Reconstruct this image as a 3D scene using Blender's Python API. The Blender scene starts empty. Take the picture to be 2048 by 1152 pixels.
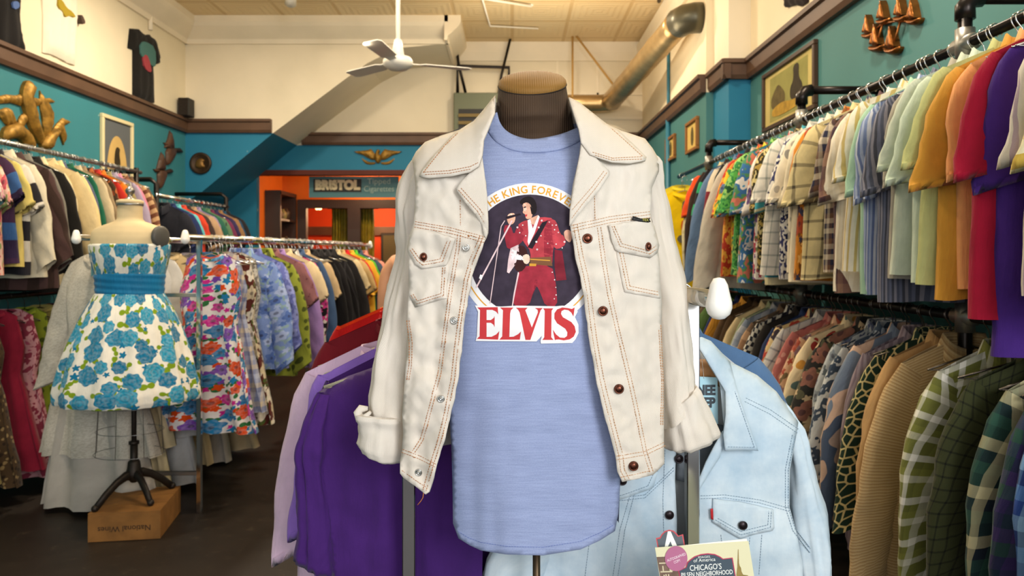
import bpy, bmesh, math, random
from mathutils import Vector, Matrix, noise
from mathutils.geometry import delaunay_2d_cdt
random.seed(11)
SC = bpy.context.scene
C = SC.collection
F, CX, CY, H = 1450.0, 1024.0, 508.0, 1.45
PI = math.pi
V = Vector

def at(px, py, Y):
    return V(((px - CX) / F * Y, Y, H - (py - CY) / F * Y))

def lerp(a, b, t): return a + (b - a) * t
def interp(pts, x):
    if x <= pts[0][0]: return pts[0][1]
    for (x0, y0), (x1, y1) in zip(pts, pts[1:]):
        if x <= x1: return lerp(y0, y1, (x - x0) / (x1 - x0))
    return pts[-1][1]
def nz(x, y, z=0.0): return noise.noise(V((x, y, z)))

# ---------------------------------------------------------------- objects
WM = {}
def tag(o, label=None, cat=None, group=None, kind=None):
    if label: o['label'] = label
    if cat: o['category'] = cat
    if group: o['group'] = group
    if kind: o['kind'] = kind
    return o

def thing(name, label, cat, loc=(0, 0, 0), group=None):
    o = bpy.data.objects.new(name, None); C.objects.link(o)
    o.location = loc; o.empty_display_size = .05
    WM[o] = Matrix.Translation(loc)
    return tag(o, label, cat, group)

class MB:
    def __init__(s):
        s.v = []; s.f = []; s.m = []; s.uv = []; s.sm = []
    def add(s, verts, faces, mi=0, uv=None, smooth=True):
        b = len(s.v); s.v += [V(p) for p in verts]
        for f in faces:
            s.f.append([b + i for i in f]); s.m.append(mi); s.sm.append(smooth)
            s.uv.append([uv[i] for i in f] if uv else None)
        return s
    def box(s, c, d, rot=None, mi=0, bev=0):
        x, y, z = (k / 2 for k in d); R = rot or Matrix.Identity(3); c = V(c)
        bev = min(bev, .49 * min(d))
        if bev > 0:
            vs = []; 
            for sx in (-1, 1):
                for sy in (-1, 1):
                    for sz in (-1, 1):
                        vs += [(sx * x, sy * (y - bev), sz * (z - bev)), (sx * (x - bev), sy * y, sz * (z - bev)), (sx * (x - bev), sy * (y - bev), sz * z)]
            bm = bmesh.new(); bv = [bm.verts.new(p) for p in vs]
            bmesh.ops.convex_hull(bm, input=bv)
            bmesh.ops.dissolve_limit(bm, angle_limit=.01, verts=bm.verts, edges=bm.edges)
            bm.verts.index_update()
            s.add([c + R @ q.co for q in bm.verts], [[q.index for q in f.verts] for f in bm.faces], mi, None, False)
            bm.free(); return s
        vs = [c + R @ V((i * x, j * y, k * z)) for i in (-1, 1) for j in (-1, 1) for k in (-1, 1)]
        return s.add(vs, [(0, 1, 3, 2), (4, 6, 7, 5), (0, 4, 5, 1), (2, 3, 7, 6), (0, 2, 6, 4), (1, 5, 7, 3)], mi, None, False)
    def span(s, a, b, mi=0, bev=0):
        a, b = V(a), V(b)
        return s.box((a + b) / 2, [abs(k) for k in (b - a)], None, mi, bev)
    def tube(s, pts, r, n=8, mi=0, caps=True, flat=1.0):
        pts = [V(p) for p in pts]; N = len(pts)
        rs = r if isinstance(r, (list, tuple)) else [r] * N
        vs = []; up = None
        for i, p in enumerate(pts):
            t = (pts[min(i + 1, N - 1)] - pts[max(i - 1, 0)]).normalized()
            if up is None:
                up = V((0, 0, 1)) if abs(t.z) < .9 else V((1, 0, 0))
            a = t.cross(up)
            if a.length < 1e-5: a = t.orthogonal()
            a.normalize(); b = a.cross(t).normalized(); up = b
            for k in range(n):
                q = 2 * PI * k / n
                vs.append(p + (a * math.cos(q) + b * math.sin(q) * flat) * rs[i])
        fs = [(i * n + k, i * n + (k + 1) % n, (i + 1) * n + (k + 1) % n, (i + 1) * n + k) for i in range(N - 1) for k in range(n)]
        if caps: fs += [tuple(range(n - 1, -1, -1)), tuple(range((N - 1) * n, N * n))]
        return s.add(vs, fs, mi)
    def lathe(s, prof, c=(0, 0, 0), n=24, mi=0, R=None, sx=1, sy=1, caps=True):
        R = R or Matrix.Identity(3); c = V(c); vs = []
        for r, z in prof:
            for k in range(n):
                q = 2 * PI * k / n
                vs.append(c + R @ V((r * math.cos(q) * sx, r * math.sin(q) * sy, z)))
        N = len(prof)
        fs = [(i * n + k, i * n + (k + 1) % n, (i + 1) * n + (k + 1) % n, (i + 1) * n + k) for i in range(N - 1) for k in range(n)]
        if caps: fs += [tuple(range(n - 1, -1, -1)), tuple(range((N - 1) * n, N * n))]
        return s.add(vs, fs, mi)
    def ball(s, c, r, n=16, mi=0, R=None):
        r = V(r) if not isinstance(r, (int, float)) else V((r, r, r))
        m = n // 2; R = R or Matrix.Identity(3); c = V(c); vs = []
        for i in range(m + 1):
            t = PI * (i + .001) / (m + .002)
            for k in range(n):
                q = 2 * PI * k / n
                vs.append(c + R @ V((r.x * math.sin(t) * math.cos(q), r.y * math.sin(t) * math.sin(q), r.z * math.cos(t))))
        fs = [(i * n + k, (i + 1) * n + k, (i + 1) * n + (k + 1) % n, i * n + (k + 1) % n) for i in range(m) for k in range(n)]
        return s.add(vs, fs, mi)
    def prism(s, poly, fa, fb, mi=0):
        n = len(poly); vs = [fa(*p) for p in poly] + [fb(*p) for p in poly]
        fs = [tuple(range(n)), tuple(range(2 * n - 1, n - 1, -1))]
        fs += [(i, n + i, n + (i + 1) % n, (i + 1) % n) for i in range(n)]
        return s.add(vs, fs, mi, None, False)
    def build(s, name, mats, parent=None, origin=None, fixn=False):
        if not isinstance(mats, (list, tuple)): mats = [mats]
        me = bpy.data.meshes.new(name)
        w = V((0, 0, 0))
        if parent is None and origin is not None: w = V(origin)
        elif parent is None and s.v:
            lo = [min(p[i] for p in s.v) for i in range(3)]; hi = [max(p[i] for p in s.v) for i in range(3)]
            w = V(((lo[0] + hi[0]) / 2, (lo[1] + hi[1]) / 2, lo[2]))
        me.from_pydata([p - w for p in s.v], [], s.f)
        for m in mats: me.materials.append(m)
        me.polygons.foreach_set('material_index', s.m)
        me.polygons.foreach_set('use_smooth', s.sm)
        if any(u for u in s.uv):
            l = me.uv_layers.new(name='UVMap').data; k = 0
            for f, u in zip(s.f, s.uv):
                for j in range(len(f)):
                    if u: l[k].uv = u[j]
                    k += 1
        if fixn:
            bm = bmesh.new(); bm.from_mesh(me); bmesh.ops.recalc_face_normals(bm, faces=bm.faces); bm.to_mesh(me); bm.free()
        me.update()
        o = bpy.data.objects.new(name, me); C.objects.link(o)
        if parent is None:
            o.location = w; WM[o] = Matrix.Translation(w)
        else:
            o.parent = parent; o.matrix_parent_inverse = WM[parent].inverted(); WM[o] = Matrix.Identity(4)
        return o

def copy_tree(o, parent=None):
    c = o.copy(); C.objects.link(c)
    if parent: c.parent = parent
    for ch in list(o.children): copy_tree(ch, c)
    return c

def outside(p, poly):
    x, y = p; ins = False; n = len(poly)
    for i in range(n):
        x0, y0 = poly[i]; x1, y1 = poly[i - 1]
        if (y0 > y) != (y1 > y) and x < (x1 - x0) * (y - y0) / (y1 - y0) + x0: ins = not ins
    return not ins
def edge_dist(p, poly):
    x, y = p; best = 1e9
    for i in range(len(poly)):
        x0, y0 = poly[i - 1]; x1, y1 = poly[i]
        dx, dy = x1 - x0, y1 - y0; L = dx * dx + dy * dy or 1e-9
        t = max(0, min(1, ((x - x0) * dx + (y - y0) * dy) / L))
        best = min(best, (x - x0 - t * dx) ** 2 + (y - y0 - t * dy) ** 2)
    return math.sqrt(best)
def densify(poly, step):
    out = []
    for i in range(len(poly)):
        a = poly[i]; b = poly[(i + 1) % len(poly)]
        n = max(1, int(math.hypot(b[0] - a[0], b[1] - a[1]) / step))
        out += [(lerp(a[0], b[0], k / n), lerp(a[1], b[1], k / n)) for k in range(n)]
    return out
def smooth_poly(poly, it=1):
    for _ in range(it):
        q = []
        for i in range(len(poly)):
            a = poly[i]; b = poly[(i + 1) % len(poly)]
            q += [(a[0] * .75 + b[0] * .25, a[1] * .75 + b[1] * .25), (a[0] * .25 + b[0] * .75, a[1] * .25 + b[1] * .75)]
        poly = q
    return poly
def fill(poly, step):
    P = densify(poly, step); n = len(P)
    xs = [p[0] for p in P]; ys = [p[1] for p in P]
    pts = [V(p) for p in P]
    x = min(xs) + step / 2; row = 0
    y = min(ys) + step / 2
    while y < max(ys):
        x = min(xs) + (step / 2 if row % 2 else 0)
        while x < max(xs):
            if not outside((x, y), poly) and edge_dist((x, y), poly) > step * .45: pts.append(V((x, y)))
            x += step
        y += step * .87; row += 1
    r = delaunay_2d_cdt(pts, [(i, (i + 1) % n) for i in range(n)], [], 1, 1e-6)
    vs = [(p.x, p.y) for p in r[0]]
    fs = []
    for f in r[2]:
        cx = sum(vs[i][0] for i in f) / len(f); cy = sum(vs[i][1] for i in f) / len(f)
        if not outside((cx, cy), poly): fs.append(tuple(f))
    return vs, fs

# ---------------------------------------------------------------- materials
def lin(h):
    if isinstance(h, str):
        h = h.lstrip('#')
        if len(h) == 3: h = ''.join(c * 2 for c in h)
        h = [int(h[i:i + 2], 16) for i in (0, 2, 4)]
    return tuple(((c / 255) / 12.92 if c / 255 <= .04045 else ((c / 255 + .055) / 1.055) ** 2.4) for c in h) + (1.0,)

class NT:
    def __init__(s, name, rough=.8, metal=0, spec=.3):
        s.mat = bpy.data.materials.new(name); s.mat.use_nodes = True
        s.t = s.mat.node_tree; s.n = s.t.nodes; s.b = s.n['Principled BSDF']
        s.b.inputs['Roughness'].default_value = rough; s.b.inputs['Metallic'].default_value = metal
        s.b.inputs['Specular IOR Level'].default_value = spec
    def new(s, ty, **kw):
        n = s.n.new(ty)
        for k, v in kw.items(): setattr(n, k, v)
        return n
    def set(s, sock, val):
        if isinstance(val, bpy.types.NodeSocket): s.t.links.new(val, sock)
        else: sock.default_value = val
    def math(s, op, a, b=0.0, c=None):
        n = s.new('ShaderNodeMath', operation=op); s.set(n.inputs[0], a); s.set(n.inputs[1], b)
        if c is not None: s.set(n.inputs[2], c)
        return n.outputs[0]
    def vmath(s, op, a, b=(0, 0, 0)):
        n = s.new('ShaderNodeVectorMath', operation=op); s.set(n.inputs[0], a)
        if op == 'SCALE': s.set(n.inputs['Scale'], b)
        else: s.set(n.inputs[1], b)
        return n.outputs['Value'] if op in ('LENGTH', 'DISTANCE') else n.outputs[0]
    def mix(s, f, a, b, mode='MIX'):
        n = s.new('ShaderNodeMix', data_type='RGBA', blend_type=mode); s.set(n.inputs[0], f); s.set(n.inputs[6], a); s.set(n.inputs[7], b)
        return n.outputs[2]
    def ramp(s, f, stops, const=True):
        n = s.new('ShaderNodeValToRGB'); r = n.color_ramp; r.interpolation = 'CONSTANT' if const else 'LINEAR'
        while len(r.elements) < len(stops): r.elements.new(.5)
        for e, (p, c) in zip(r.elements, stops): e.position = p
        for e, (p, c) in zip(r.elements, stops): e.color = c
        s.set(n.inputs[0], f); return n.outputs[0]
    def sep(s, v):
        n = s.new('ShaderNodeSeparateXYZ'); s.set(n.inputs[0], v); return n.outputs
    def noise(s, v, sc, det=3, rough=.5):
        n = s.new('ShaderNodeTexNoise'); s.set(n.inputs['Vector'], v); n.inputs['Scale'].default_value = sc
        n.inputs['Detail'].default_value = det; n.inputs['Roughness'].default_value = rough; return n.outputs[0]
    def bump(s, h, st=.2, dist=.002):
        n = s.new('ShaderNodeBump'); n.inputs['Strength'].default_value = st; n.inputs['Distance'].default_value = dist
        s.set(n.inputs['Height'], h); s.t.links.new(n.outputs[0], s.b.inputs['Normal'])
    def col(s, c): s.set(s.b.inputs['Base Color'], c); return s
    def coord(s, w='UV'): return s.new('ShaderNodeTexCoord').outputs[w]

_mats = {}
def mat(name, color, rough=.6, metal=0, spec=.4, var=.0, vs=6, bump=0, bs=60):
    if name in _mats: return _mats[name]
    t = NT(name, rough, metal, spec); c = lin(color)
    if var or bump:
        o = t.coord('Object')
        if var:
            f = t.noise(o, vs, 4)
            t.col(t.mix(t.ramp(f, [(.3, (0, 0, 0, 1)), (.7, (1, 1, 1, 1))], False), tuple(k * (1 - var) for k in c[:3]) + (1,), tuple(min(1, k * (1 + var * .6)) for k in c[:3]) + (1,)))
        else: t.col(c)
        if bump: t.bump(t.noise(o, bs, 3), bump, .003)
    else: t.col(c)
    _mats[name] = t.mat; return t.mat

def emis(name, color, st):
    t = NT(name); t.col(lin(color)); t.b.inputs['Emission Color'].default_value = lin(color); t.b.inputs['Emission Strength'].default_value = st
    return t.mat

_fab = {}
def petals(t, uv, sc, npet, r0, r1, off, rand=.8):
    u = t.vmath('ADD', uv, off)
    vo = t.new('ShaderNodeTexVoronoi', voronoi_dimensions='2D'); t.set(vo.inputs['Vector'], u)
    vo.inputs['Scale'].default_value = sc; vo.inputs['Randomness'].default_value = rand
    d = t.vmath('SUBTRACT', u, vo.outputs['Position']); x, y, _ = t.sep(d)
    a = t.math('ARCTAN2', y, x); r = t.math('MULTIPLY', t.vmath('LENGTH', t.new_comb(x, y)), sc)
    rs = t.sep(vo.outputs['Color'])
    ph = t.math('MULTIPLY_ADD', a, float(npet), t.math('MULTIPLY', rs[2], 6.28))
    lim = t.math('MULTIPLY_ADD', t.math('COSINE', ph), r1, r0)
    lim = t.math('MULTIPLY', lim, t.math('MULTIPLY_ADD', rs[1], .5, .7))
    return t.math('LESS_THAN', r, lim), rs[0], r
def _comb(s, x, y):
    n = s.new('ShaderNodeCombineXYZ'); s.set(n.inputs[0], x); s.set(n.inputs[1], y); return n.outputs[0]
NT.new_comb = _comb

def steps(cols):
    n = len(cols); return [(i / n, lin(c)) for i, c in enumerate(cols)]

def fab(spec, rough=.85):
    """cloth from a short spec: kind scale colours..."""
    if spec in _fab: return _fab[spec]
    w = spec.split(); k = w[0]
    t = NT('cloth_' + k, rough, 0, .15)
    uv = t.coord('UV'); x, y, _ = t.sep(uv)
    if k == 's': c = lin(w[1])
    else:
        sc = float(w[1]); cs = w[2:]
        if k == 'st': c = t.ramp(t.math('FRACT', t.math('MULTIPLY', x, sc)), steps(cs))
        elif k == 'sh': c = t.ramp(t.math('FRACT', t.math('MULTIPLY', y, sc)), steps(cs))
        elif k == 'pl':
            a = t.ramp(t.math('FRACT', t.math('MULTIPLY', x, sc)), steps(cs)); b = t.ramp(t.math('FRACT', t.math('MULTIPLY', y, sc)), steps(cs))
            c = t.mix(.5, a, b)
        elif k == 'gr':
            a = t.math('LESS_THAN', t.math('FRACT', t.math('MULTIPLY', x, sc)), .16); b = t.math('LESS_THAN', t.math('FRACT', t.math('MULTIPLY', y, sc)), .16)
            c = t.mix(t.math('MULTIPLY', t.math('ADD', a, b), .6), lin(cs[0]), lin(cs[1]))
        elif k == 'ck':
            n = t.new('ShaderNodeTexChecker'); t.set(n.inputs[0], uv); n.inputs['Color1'].default_value = lin(cs[0]); n.inputs['Color2'].default_value = lin(cs[1]); n.inputs['Scale'].default_value = sc
            c = n.outputs[0]
        elif k == 'do':
            m, r, _ = petals(t, uv, sc, 3, .26, .02, (3.1, .7, 0)); c = t.mix(m, lin(cs[0]), t.ramp(r, steps(cs[1:])))
        elif k in ('fl', 'fd', 'ro'):
            base, leaf, fc = cs[0], cs[1], cs[2:]
            m2, r2, _ = petals(t, uv, sc * 1.35, 2, .26, .17, (7.3, 2.9, 0), 1)
            c = t.mix(m2, lin(base), lin(leaf))
            m3, r3, _ = petals(t, uv, sc * 1.9, 5, .36 if k == 'fd' else .27, .08, (1.7, 5.2, 0), 1)
            c = t.mix(t.math('MULTIPLY', m3, t.math('GREATER_THAN', r3, .04 if k == 'fd' else .35 if k == 'fl' else .75)), c, t.ramp(r3, steps(fc[::-1])))
            m, r, d = petals(t, uv, sc, 7, .44, .035, (.3, .4, 0), .8) if k == 'ro' else petals(t, uv, sc, 5, .41 if k == 'fd' else .36, .07, (.3, .4, 0), .75)
            pc = t.ramp(r, steps(fc)); pc = t.mix(t.math('LESS_THAN', d, .11), pc, t.mix(.6, pc, lin('2a2030'))) if k != 'ro' else t.mix(t.math('LESS_THAN', t.math('FRACT', t.math('MULTIPLY', d, 7.0)), .45), pc, t.mix(.3, pc, lin('0c4468')))
            n = t.noise(uv, sc * 6, 2); pc = t.mix(t.ramp(n, [(.42, (0, 0, 0, 1)), (.58, (1, 1, 1, 1))], False), pc, t.mix(.14, pc, lin(cs[0])))
            c = t.mix(m, c, pc)
        elif k == 'tr':
            n = t.noise(uv, sc, 2, .6); c = t.ramp(n, [(0, lin(cs[0]))] + [(.36 + .3 * i / max(1, len(cs) - 1), lin(q)) for i, q in enumerate(cs[1:])])
        elif k == 'la':
            w_ = t.new('ShaderNodeTexVoronoi', voronoi_dimensions='2D', feature='DISTANCE_TO_EDGE'); t.set(w_.inputs['Vector'], uv); w_.inputs['Scale'].default_value = sc
            c = t.ramp(w_.outputs[0], [(0, lin(cs[1])), (.09, lin(cs[0]))])
    n = t.noise(uv, 9, 4, .6)
    c = t.mix(1.0, c, t.ramp(n, [(.3, (.78, .78, .78, 1)), (.7, (1, 1, 1, 1))], False), 'MULTIPLY')
    t.col(c)
    wr_ = t.noise(t.vmath('MULTIPLY', uv, (24, 7, 1)), 1, 4, .55)
    t.bump(t.math('MULTIPLY_ADD', t.noise(uv, 380, 2), .05, wr_), .55, .012)
    t.b.inputs['Sheen Weight'].default_value = .08
    _fab[spec] = t.mat; return t.mat

CHROME = mat('chrome', 'd8d8d8', .14, 1); STEEL = mat('brushed_steel', '9a9a98', .35, 1); BLACKPIPE = mat('black_pipe', '26211f', .32, .75, .5, .25, 12)
GOLD = mat('antique_gold', '94702c', .5, .5, .4, .5, 22, .5, 45); COPPER = mat('copper', '8a5424', .34, .85, .5, .45, 18); BROWNWOOD = mat('carved_brown_wood', '4a3020', .5, 0, .4, .3, 14)
DARK = mat('dark_plastic', '1c1b1a', .55); WHITE = mat('white_enamel', 'e8e4da', .35); PAPER = mat('paper', 'ece6cf', .8)

# text as 2-D mesh: list of verts, faces
def text2d(s, size=1.0, bold=0, align='CENTER', space=1.0):
    cu = bpy.data.curves.new('lettering', 'FONT'); cu.body = s; cu.size = size; cu.align_x = align; cu.align_y = 'CENTER'; cu.offset = bold; cu.space_character = space; cu.resolution_u = 4
    o = bpy.data.objects.new('lettering', cu); C.objects.link(o)
    dg = bpy.context.evaluated_depsgraph_get(); me = bpy.data.meshes.new_from_object(o.evaluated_get(dg))
    vs = [(v.co.x, v.co.y) for v in me.vertices]; fs = [tuple(p.vertices) for p in me.polygons]
    bpy.data.objects.remove(o); bpy.data.curves.remove(cu); bpy.data.meshes.remove(me)
    return vs, fs

# ---------------------------------------------------------------- camera
cam = bpy.data.cameras.new('camera'); co = bpy.data.objects.new('camera', cam); C.objects.link(co)
co.location = (0, 0, H); co.rotation_euler = (PI / 2, 0, 0)
cam.sensor_width = 36; cam.lens = 36 * F / 2048; cam.shift_y = -(576 - CY) / 2048; cam.clip_start = .02
cam.dof.use_dof = True; cam.dof.focus_distance = 1.30; cam.dof.aperture_fstop = 7.0
SC.camera = co
# ================================================================ the shop room
XL, XR, XR2, YB, YS, ZC, ZT = -3.65, 1.85, 1.62, 9.0, 8.1, 4.06, 2.80
def struct(o): o['kind'] = 'structure'; return o
def paint(name, low, high, zt=ZT):
    t = NT(name, .62, 0, .3); g = t.new('ShaderNodeNewGeometry').outputs['Position']; z = t.sep(g)[2]
    n = t.noise(g, 1.3, 4); v = t.ramp(n, [(.3, (.86, .86, .84, 1)), (.7, (1, 1, 1, 1))], False)
    chips = t.math('GREATER_THAN', t.noise(g, 16, 1), .80)
    lo = t.mix(chips, lin(low), lin('8fb0b0'))
    c = t.mix(t.math('GREATER_THAN', z, zt), lo, lin(high)); t.col(t.mix(1, c, v, 'MULTIPLY'))
    t.bump(t.noise(g, 30, 3), .08, .004); return t.mat
P_LEFT = paint('teal_and_cream_paint', '38808c', 'eadfc4'); P_BACK = paint('blue_and_cream_paint', '25789a', 'e9dec6')
P_RIGHT = paint('green_teal_and_cream_paint', '487c7c', 'eedfc0')
ORANGE = mat('orange_paint', 'e0701c', .6, 0, .3, .12, 2); BROWN = mat('brown_trim_paint', '5a4130', .5, 0, .4, .2, 5); CREAM = mat('cream_gloss_paint', 'eadfc8', .5, 0, .3, .06, 3)
DARKRED = mat('dark_red_paint', '5a2416', .6, 0, .3, .15, 3)

t = NT('dark_painted_floor', .5, 0, .3); g = t.new('ShaderNodeNewGeometry').outputs['Position']
n1 = t.noise(g, 2.2, 6, .65); n2 = t.noise(g, 14, 4, .7)
c = t.mix(n1, lin('120e0b'), lin('2c241d')); c = t.mix(t.ramp(n2, [(.58, (0, 0, 0, 1)), (.72, (.6, .6, .6, 1))], False), c, lin('3f362a')); t.col(c)
t.bump(n2, .1, .004); FLOOR = t.mat
t = NT('pressed_tin_ceiling', .55, 0, .3); g = t.new('ShaderNodeNewGeometry').outputs['Position']; x, y, _ = t.sep(g)
fx = t.math('ABSOLUTE', t.math('SUBTRACT', t.math('FRACT', t.math('MULTIPLY', x, 1.6)), .5)); fy = t.math('ABSOLUTE', t.math('SUBTRACT', t.math('FRACT', t.math('MULTIPLY', y, 1.6)), .5))
mx = t.math('MAXIMUM', fx, fy); c = t.mix(t.noise(g, 1.1, 4), lin('d9bd8c'), lin('e6d3ac'))
t.col(t.mix(t.math('GREATER_THAN', mx, .47), c, lin('cdb182'))); t.bump(t.math('SINE', t.math('MULTIPLY', mx, 60)), .25, .01); TIN = t.mat

m = MB(); m.span((XL - .1, -2.6, -.1), (XR + .1, 12.2, 0)); struct(m.build('floor', FLOOR))
m = MB(); m.span((XL - .1, -2.6, ZC), (XR + .1, YB + .1, ZC + .1)); struct(m.build('ceiling', TIN))
m = MB(); m.span((XL - .1, -2.6, 0), (XL, YB + .1, ZC)); struct(m.build('wall_left', P_LEFT))
m = MB(); m.span((XR, -2.6, 0), (XR + .1, 5.62, ZC)); struct(m.build('wall_right', P_RIGHT))
m = MB(); m.span((1.68, 5.62, 0), (XR + .1, 6.05, ZC)); struct(m.build('wall_right_pilaster', P_BACK))
m = MB(); m.span((XR2, 6.05, 0), (XR + .1, YB + .1, ZC)); struct(m.build('wall_right_rear', P_RIGHT))
slope = [(XL, 2.03), (-3.5, 2.115), (-2.67, 2.80), (-1.87, 3.40), (-1.62, 3.58), (-1.28, 3.75), (-.74, 3.80)]
m = MB(); m.prism(slope + [(-.74, ZC), (XL, ZC)], lambda x, z: (x, YS, z), lambda x, z: (x, YB, z)); struct(m.build('wall_stair', P_BACK, fixn=True))
OX0, OX1, OZ = -3.17, -.30, 2.49
m = MB(); m.span((XL, YB, 0), (OX0, YB + .1, ZC)); m.span((OX1, YB, 0), (XR2, YB + .1, ZC)); m.span((OX0, YB, OZ), (OX1, YB + .1, ZC)); struct(m.build('wall_back', P_BACK))
# orange alcove behind the opening
YN = 10.0
m = MB(); m.span((OX0 - .1, YB + .1, 0), (OX0, YN + .1, 2.75)); struct(m.build('wall_alcove_left', ORANGE))
m = MB(); m.span((OX1, YB + .1, 0), (OX1 + .1, YN + .1, 2.75)); struct(m.build('wall_alcove_right', ORANGE))
m = MB(); m.span((OX0, YN, 0), (-2.93, YN + .1, 2.75)); m.span((-2.93, YN, 2.18), (OX1, YN + .1, 2.75)); struct(m.build('wall_alcove_back', ORANGE))
m = MB(); m.span((OX0, YB + .1, 2.65), (OX1, YN + .1, 2.75)); struct(m.build('ceiling_alcove', ORANGE))
m = MB(); m.span((OX0 - .02, YB - .03, 2.43), (OX1, YB + .12, 2.49)); struct(m.build('trim_1', DARKRED))
RED = mat('red_orange_paint', 'd0481a', .6, 0, .3, .15, 2)
m = MB(); m.span((-3.6, 12, 0), (.3, 12.1, 2.6)); struct(m.build('wall_fitting_room', RED))
m = MB(); m.span((-3.6, YN + .1, 0), (-3.5, 12, 2.6)); struct(m.build('wall_fitting_room_left', RED))
m = MB(); m.span((-3.6, YN + .1, 2.5), (.3, 12.1, 2.6)); struct(m.build('ceiling_fitting_room', DARKRED))
m = MB(); m.span((-3.5, 11.94, 1.76), (.3, 12, 1.9)); struct(m.build('trim_2', BROWN))
# dark framed double doorway
DW = mat('dark_door_frame_paint', '3a2c26', .5)
m = MB()
m.span((-2.95, YN - .04, 0), (-2.83, YN + .06, 2.2)); m.span((-2.83, YN - .04, 2.08), (OX1, YN + .06, 2.2)); m.span((-2.26, YN - .04, 0), (-2.09, YN + .06, 2.08))
struct(m.build('door_1', DW))
# brown moulding band, cream picture rail and cornices
def band(nm, segs, prof, material):
    m = MB()
    for a, b, out in segs:
        a, b, out = V(a), V(b), V(out)
        n = len(prof); vs = [a + out * p + V((0, 0, z)) for p, z in prof] + [b + out * p + V((0, 0, z)) for p, z in prof]
        m.add(vs, [(i, (i + 1) % n, n + (i + 1) % n, n + i) for i in range(n)] + [tuple(range(n)), tuple(range(2 * n - 1, n - 1, -1))], 0, None, False)
    return struct(m.build(nm, material, fixn=True))
BP = [(0, 0), (.035, 0), (.05, .03), (.05, .11), (.07, .12), (.07, .15), (0, .15)]
band('trim_3', [((XL, -2.6, ZT), (XL, YS, ZT), (1, 0, 0))], BP, BROWN)
band('trim_4', [((XL, YS, ZT), (-2.68, YS, ZT), (0, -1, 0))], BP, BROWN)
band('trim_5', [((-2.6, YB, ZT), (XR2, YB, ZT), (0, -1, 0))], BP, BROWN)
band('trim_6', [((XR, -2.6, ZT), (XR, 5.62, ZT), (-1, 0, 0)), ((XR, 5.62, ZT), (1.62, 5.62, ZT), (0, -1, 0)), ((1.68, 5.56, ZT), (1.68, 6.05, ZT), (-1, 0, 0))], BP, BROWN)
band('trim_7', [((XR2, 6.05, ZT), (XR2, YB, ZT), (-1, 0, 0))], BP, BROWN)
CP = [(0, 0), (.03, .0), (.04, .05), (.09, .09), (.16, .16), (.18, .20), (.18, .27), (0, .27)]
band('trim_8', [((XL, -2.6, ZC - .27), (XL, YS, ZC - .27), (1, 0, 0)), ((XL, YS, ZC - .27), (-.70, YS, ZC - .27), (0, -1, 0)), ((-.74, YS - .18, ZC - .27), (-.74, YB, ZC - .27), (1, 0, 0))], CP, CREAM)
band('trim_9', [((-.7, YB, ZC - .22), (XR2, YB, ZC - .22), (0, -1, 0)), ((XR2, 6.05, ZC - .27), (XR2, YB, ZC - .27), (-1, 0, 0))], [(0, 0), (.03, 0), (.07, .1), (.09, .22), (0, .22)], CREAM)
m = MB()
for z in (3.42, 3.12): m.span((.55, YB - .012, z), (XR2, YB, z + .03))
for x in (.55, 1.05): m.span((x, YB - .012, 2.95), (x + .025, YB, ZC - .2))
struct(m.build('trim_10', CREAM))
m = MB(); m.tube([(1.60, 7.42, 2.4), (1.60, 7.42, ZC)], .016); m.tube([(1.60, 7.42, 0), (1.60, 7.42, 2.85)], .028); tag(m.build('wall_pipe', mat('teal_pipe_paint', '2a6a80', .5)), 'thin vertical pipe on the right-hand wall behind the small framed pictures'.replace('right-hand ', ''), 'pipe')

# ---------------------------------------------------------------- ceiling things
f_ = thing('ceiling_fan', 'white ceiling fan hanging on a long rod before the sloping soffit', 'fan', at(796, 130, 5.6))
cx, cz = at(796, 130, 5.6).x, at(796, 130, 5.6).z
m = MB(); m.tube([(cx, 5.6, cz + .1), (cx, 5.6, ZC - .05)], .017, 12); m.build('rod', WHITE, f_)
m = MB(); m.lathe([(.02, ZC - .01), (.075, ZC - .01), (.06, ZC - .07), (.02, ZC - .1)], (cx, 5.6, 0), 20); m.build('canopy', WHITE, f_)
m = MB(); m.lathe([(.018, .2), (.03, .19), (.05, .07), (.04, .065), (.1, .055), (.115, .03), (.115, .0), (.09, -.02), (.07, -.035), (.0, -.045)], (cx, 5.6, cz), 28); m.build('motor_housing', WHITE, f_)
for k in range(3):
    a = .35 + k * 2 * PI / 3; d = V((math.cos(a), math.sin(a), 0)); s = V((-d.y, d.x, 0)); c0 = V((cx, 5.6, cz + .02))
    m = MB(); ws = [(.1, .025), (.17, .035), (.2, .06), (.55, .07), (.58, .05)]; vs = []
    for r, w in ws: vs += [c0 + d * r + s * w + V((0, 0, .008)), c0 + d * r - s * w - V((0, 0, .008))]
    vs += [p - V((0, 0, .006)) for p in vs]; n = len(ws) * 2
    fs = [(2 * i, 2 * i + 1, 2 * i + 3, 2 * i + 2) for i in range(len(ws) - 1)]; fs += [tuple(n + q for q in f[::-1]) for f in fs]
    fs += [(2 * i, 2 * i + 2, n + 2 * i + 2, n + 2 * i) for i in range(len(ws) - 1)] + [(2 * i + 3, 2 * i + 1, n + 2 * i + 1, n + 2 * i + 3) for i in range(len(ws) - 1)] + [(0, 1, n + 1, n), (n - 2, n - 1, 2 * n - 1, 2 * n - 2)]
    m.add(vs, fs, 0, None, False); m.build('blade', WHITE, f_, fixn=True)

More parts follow.
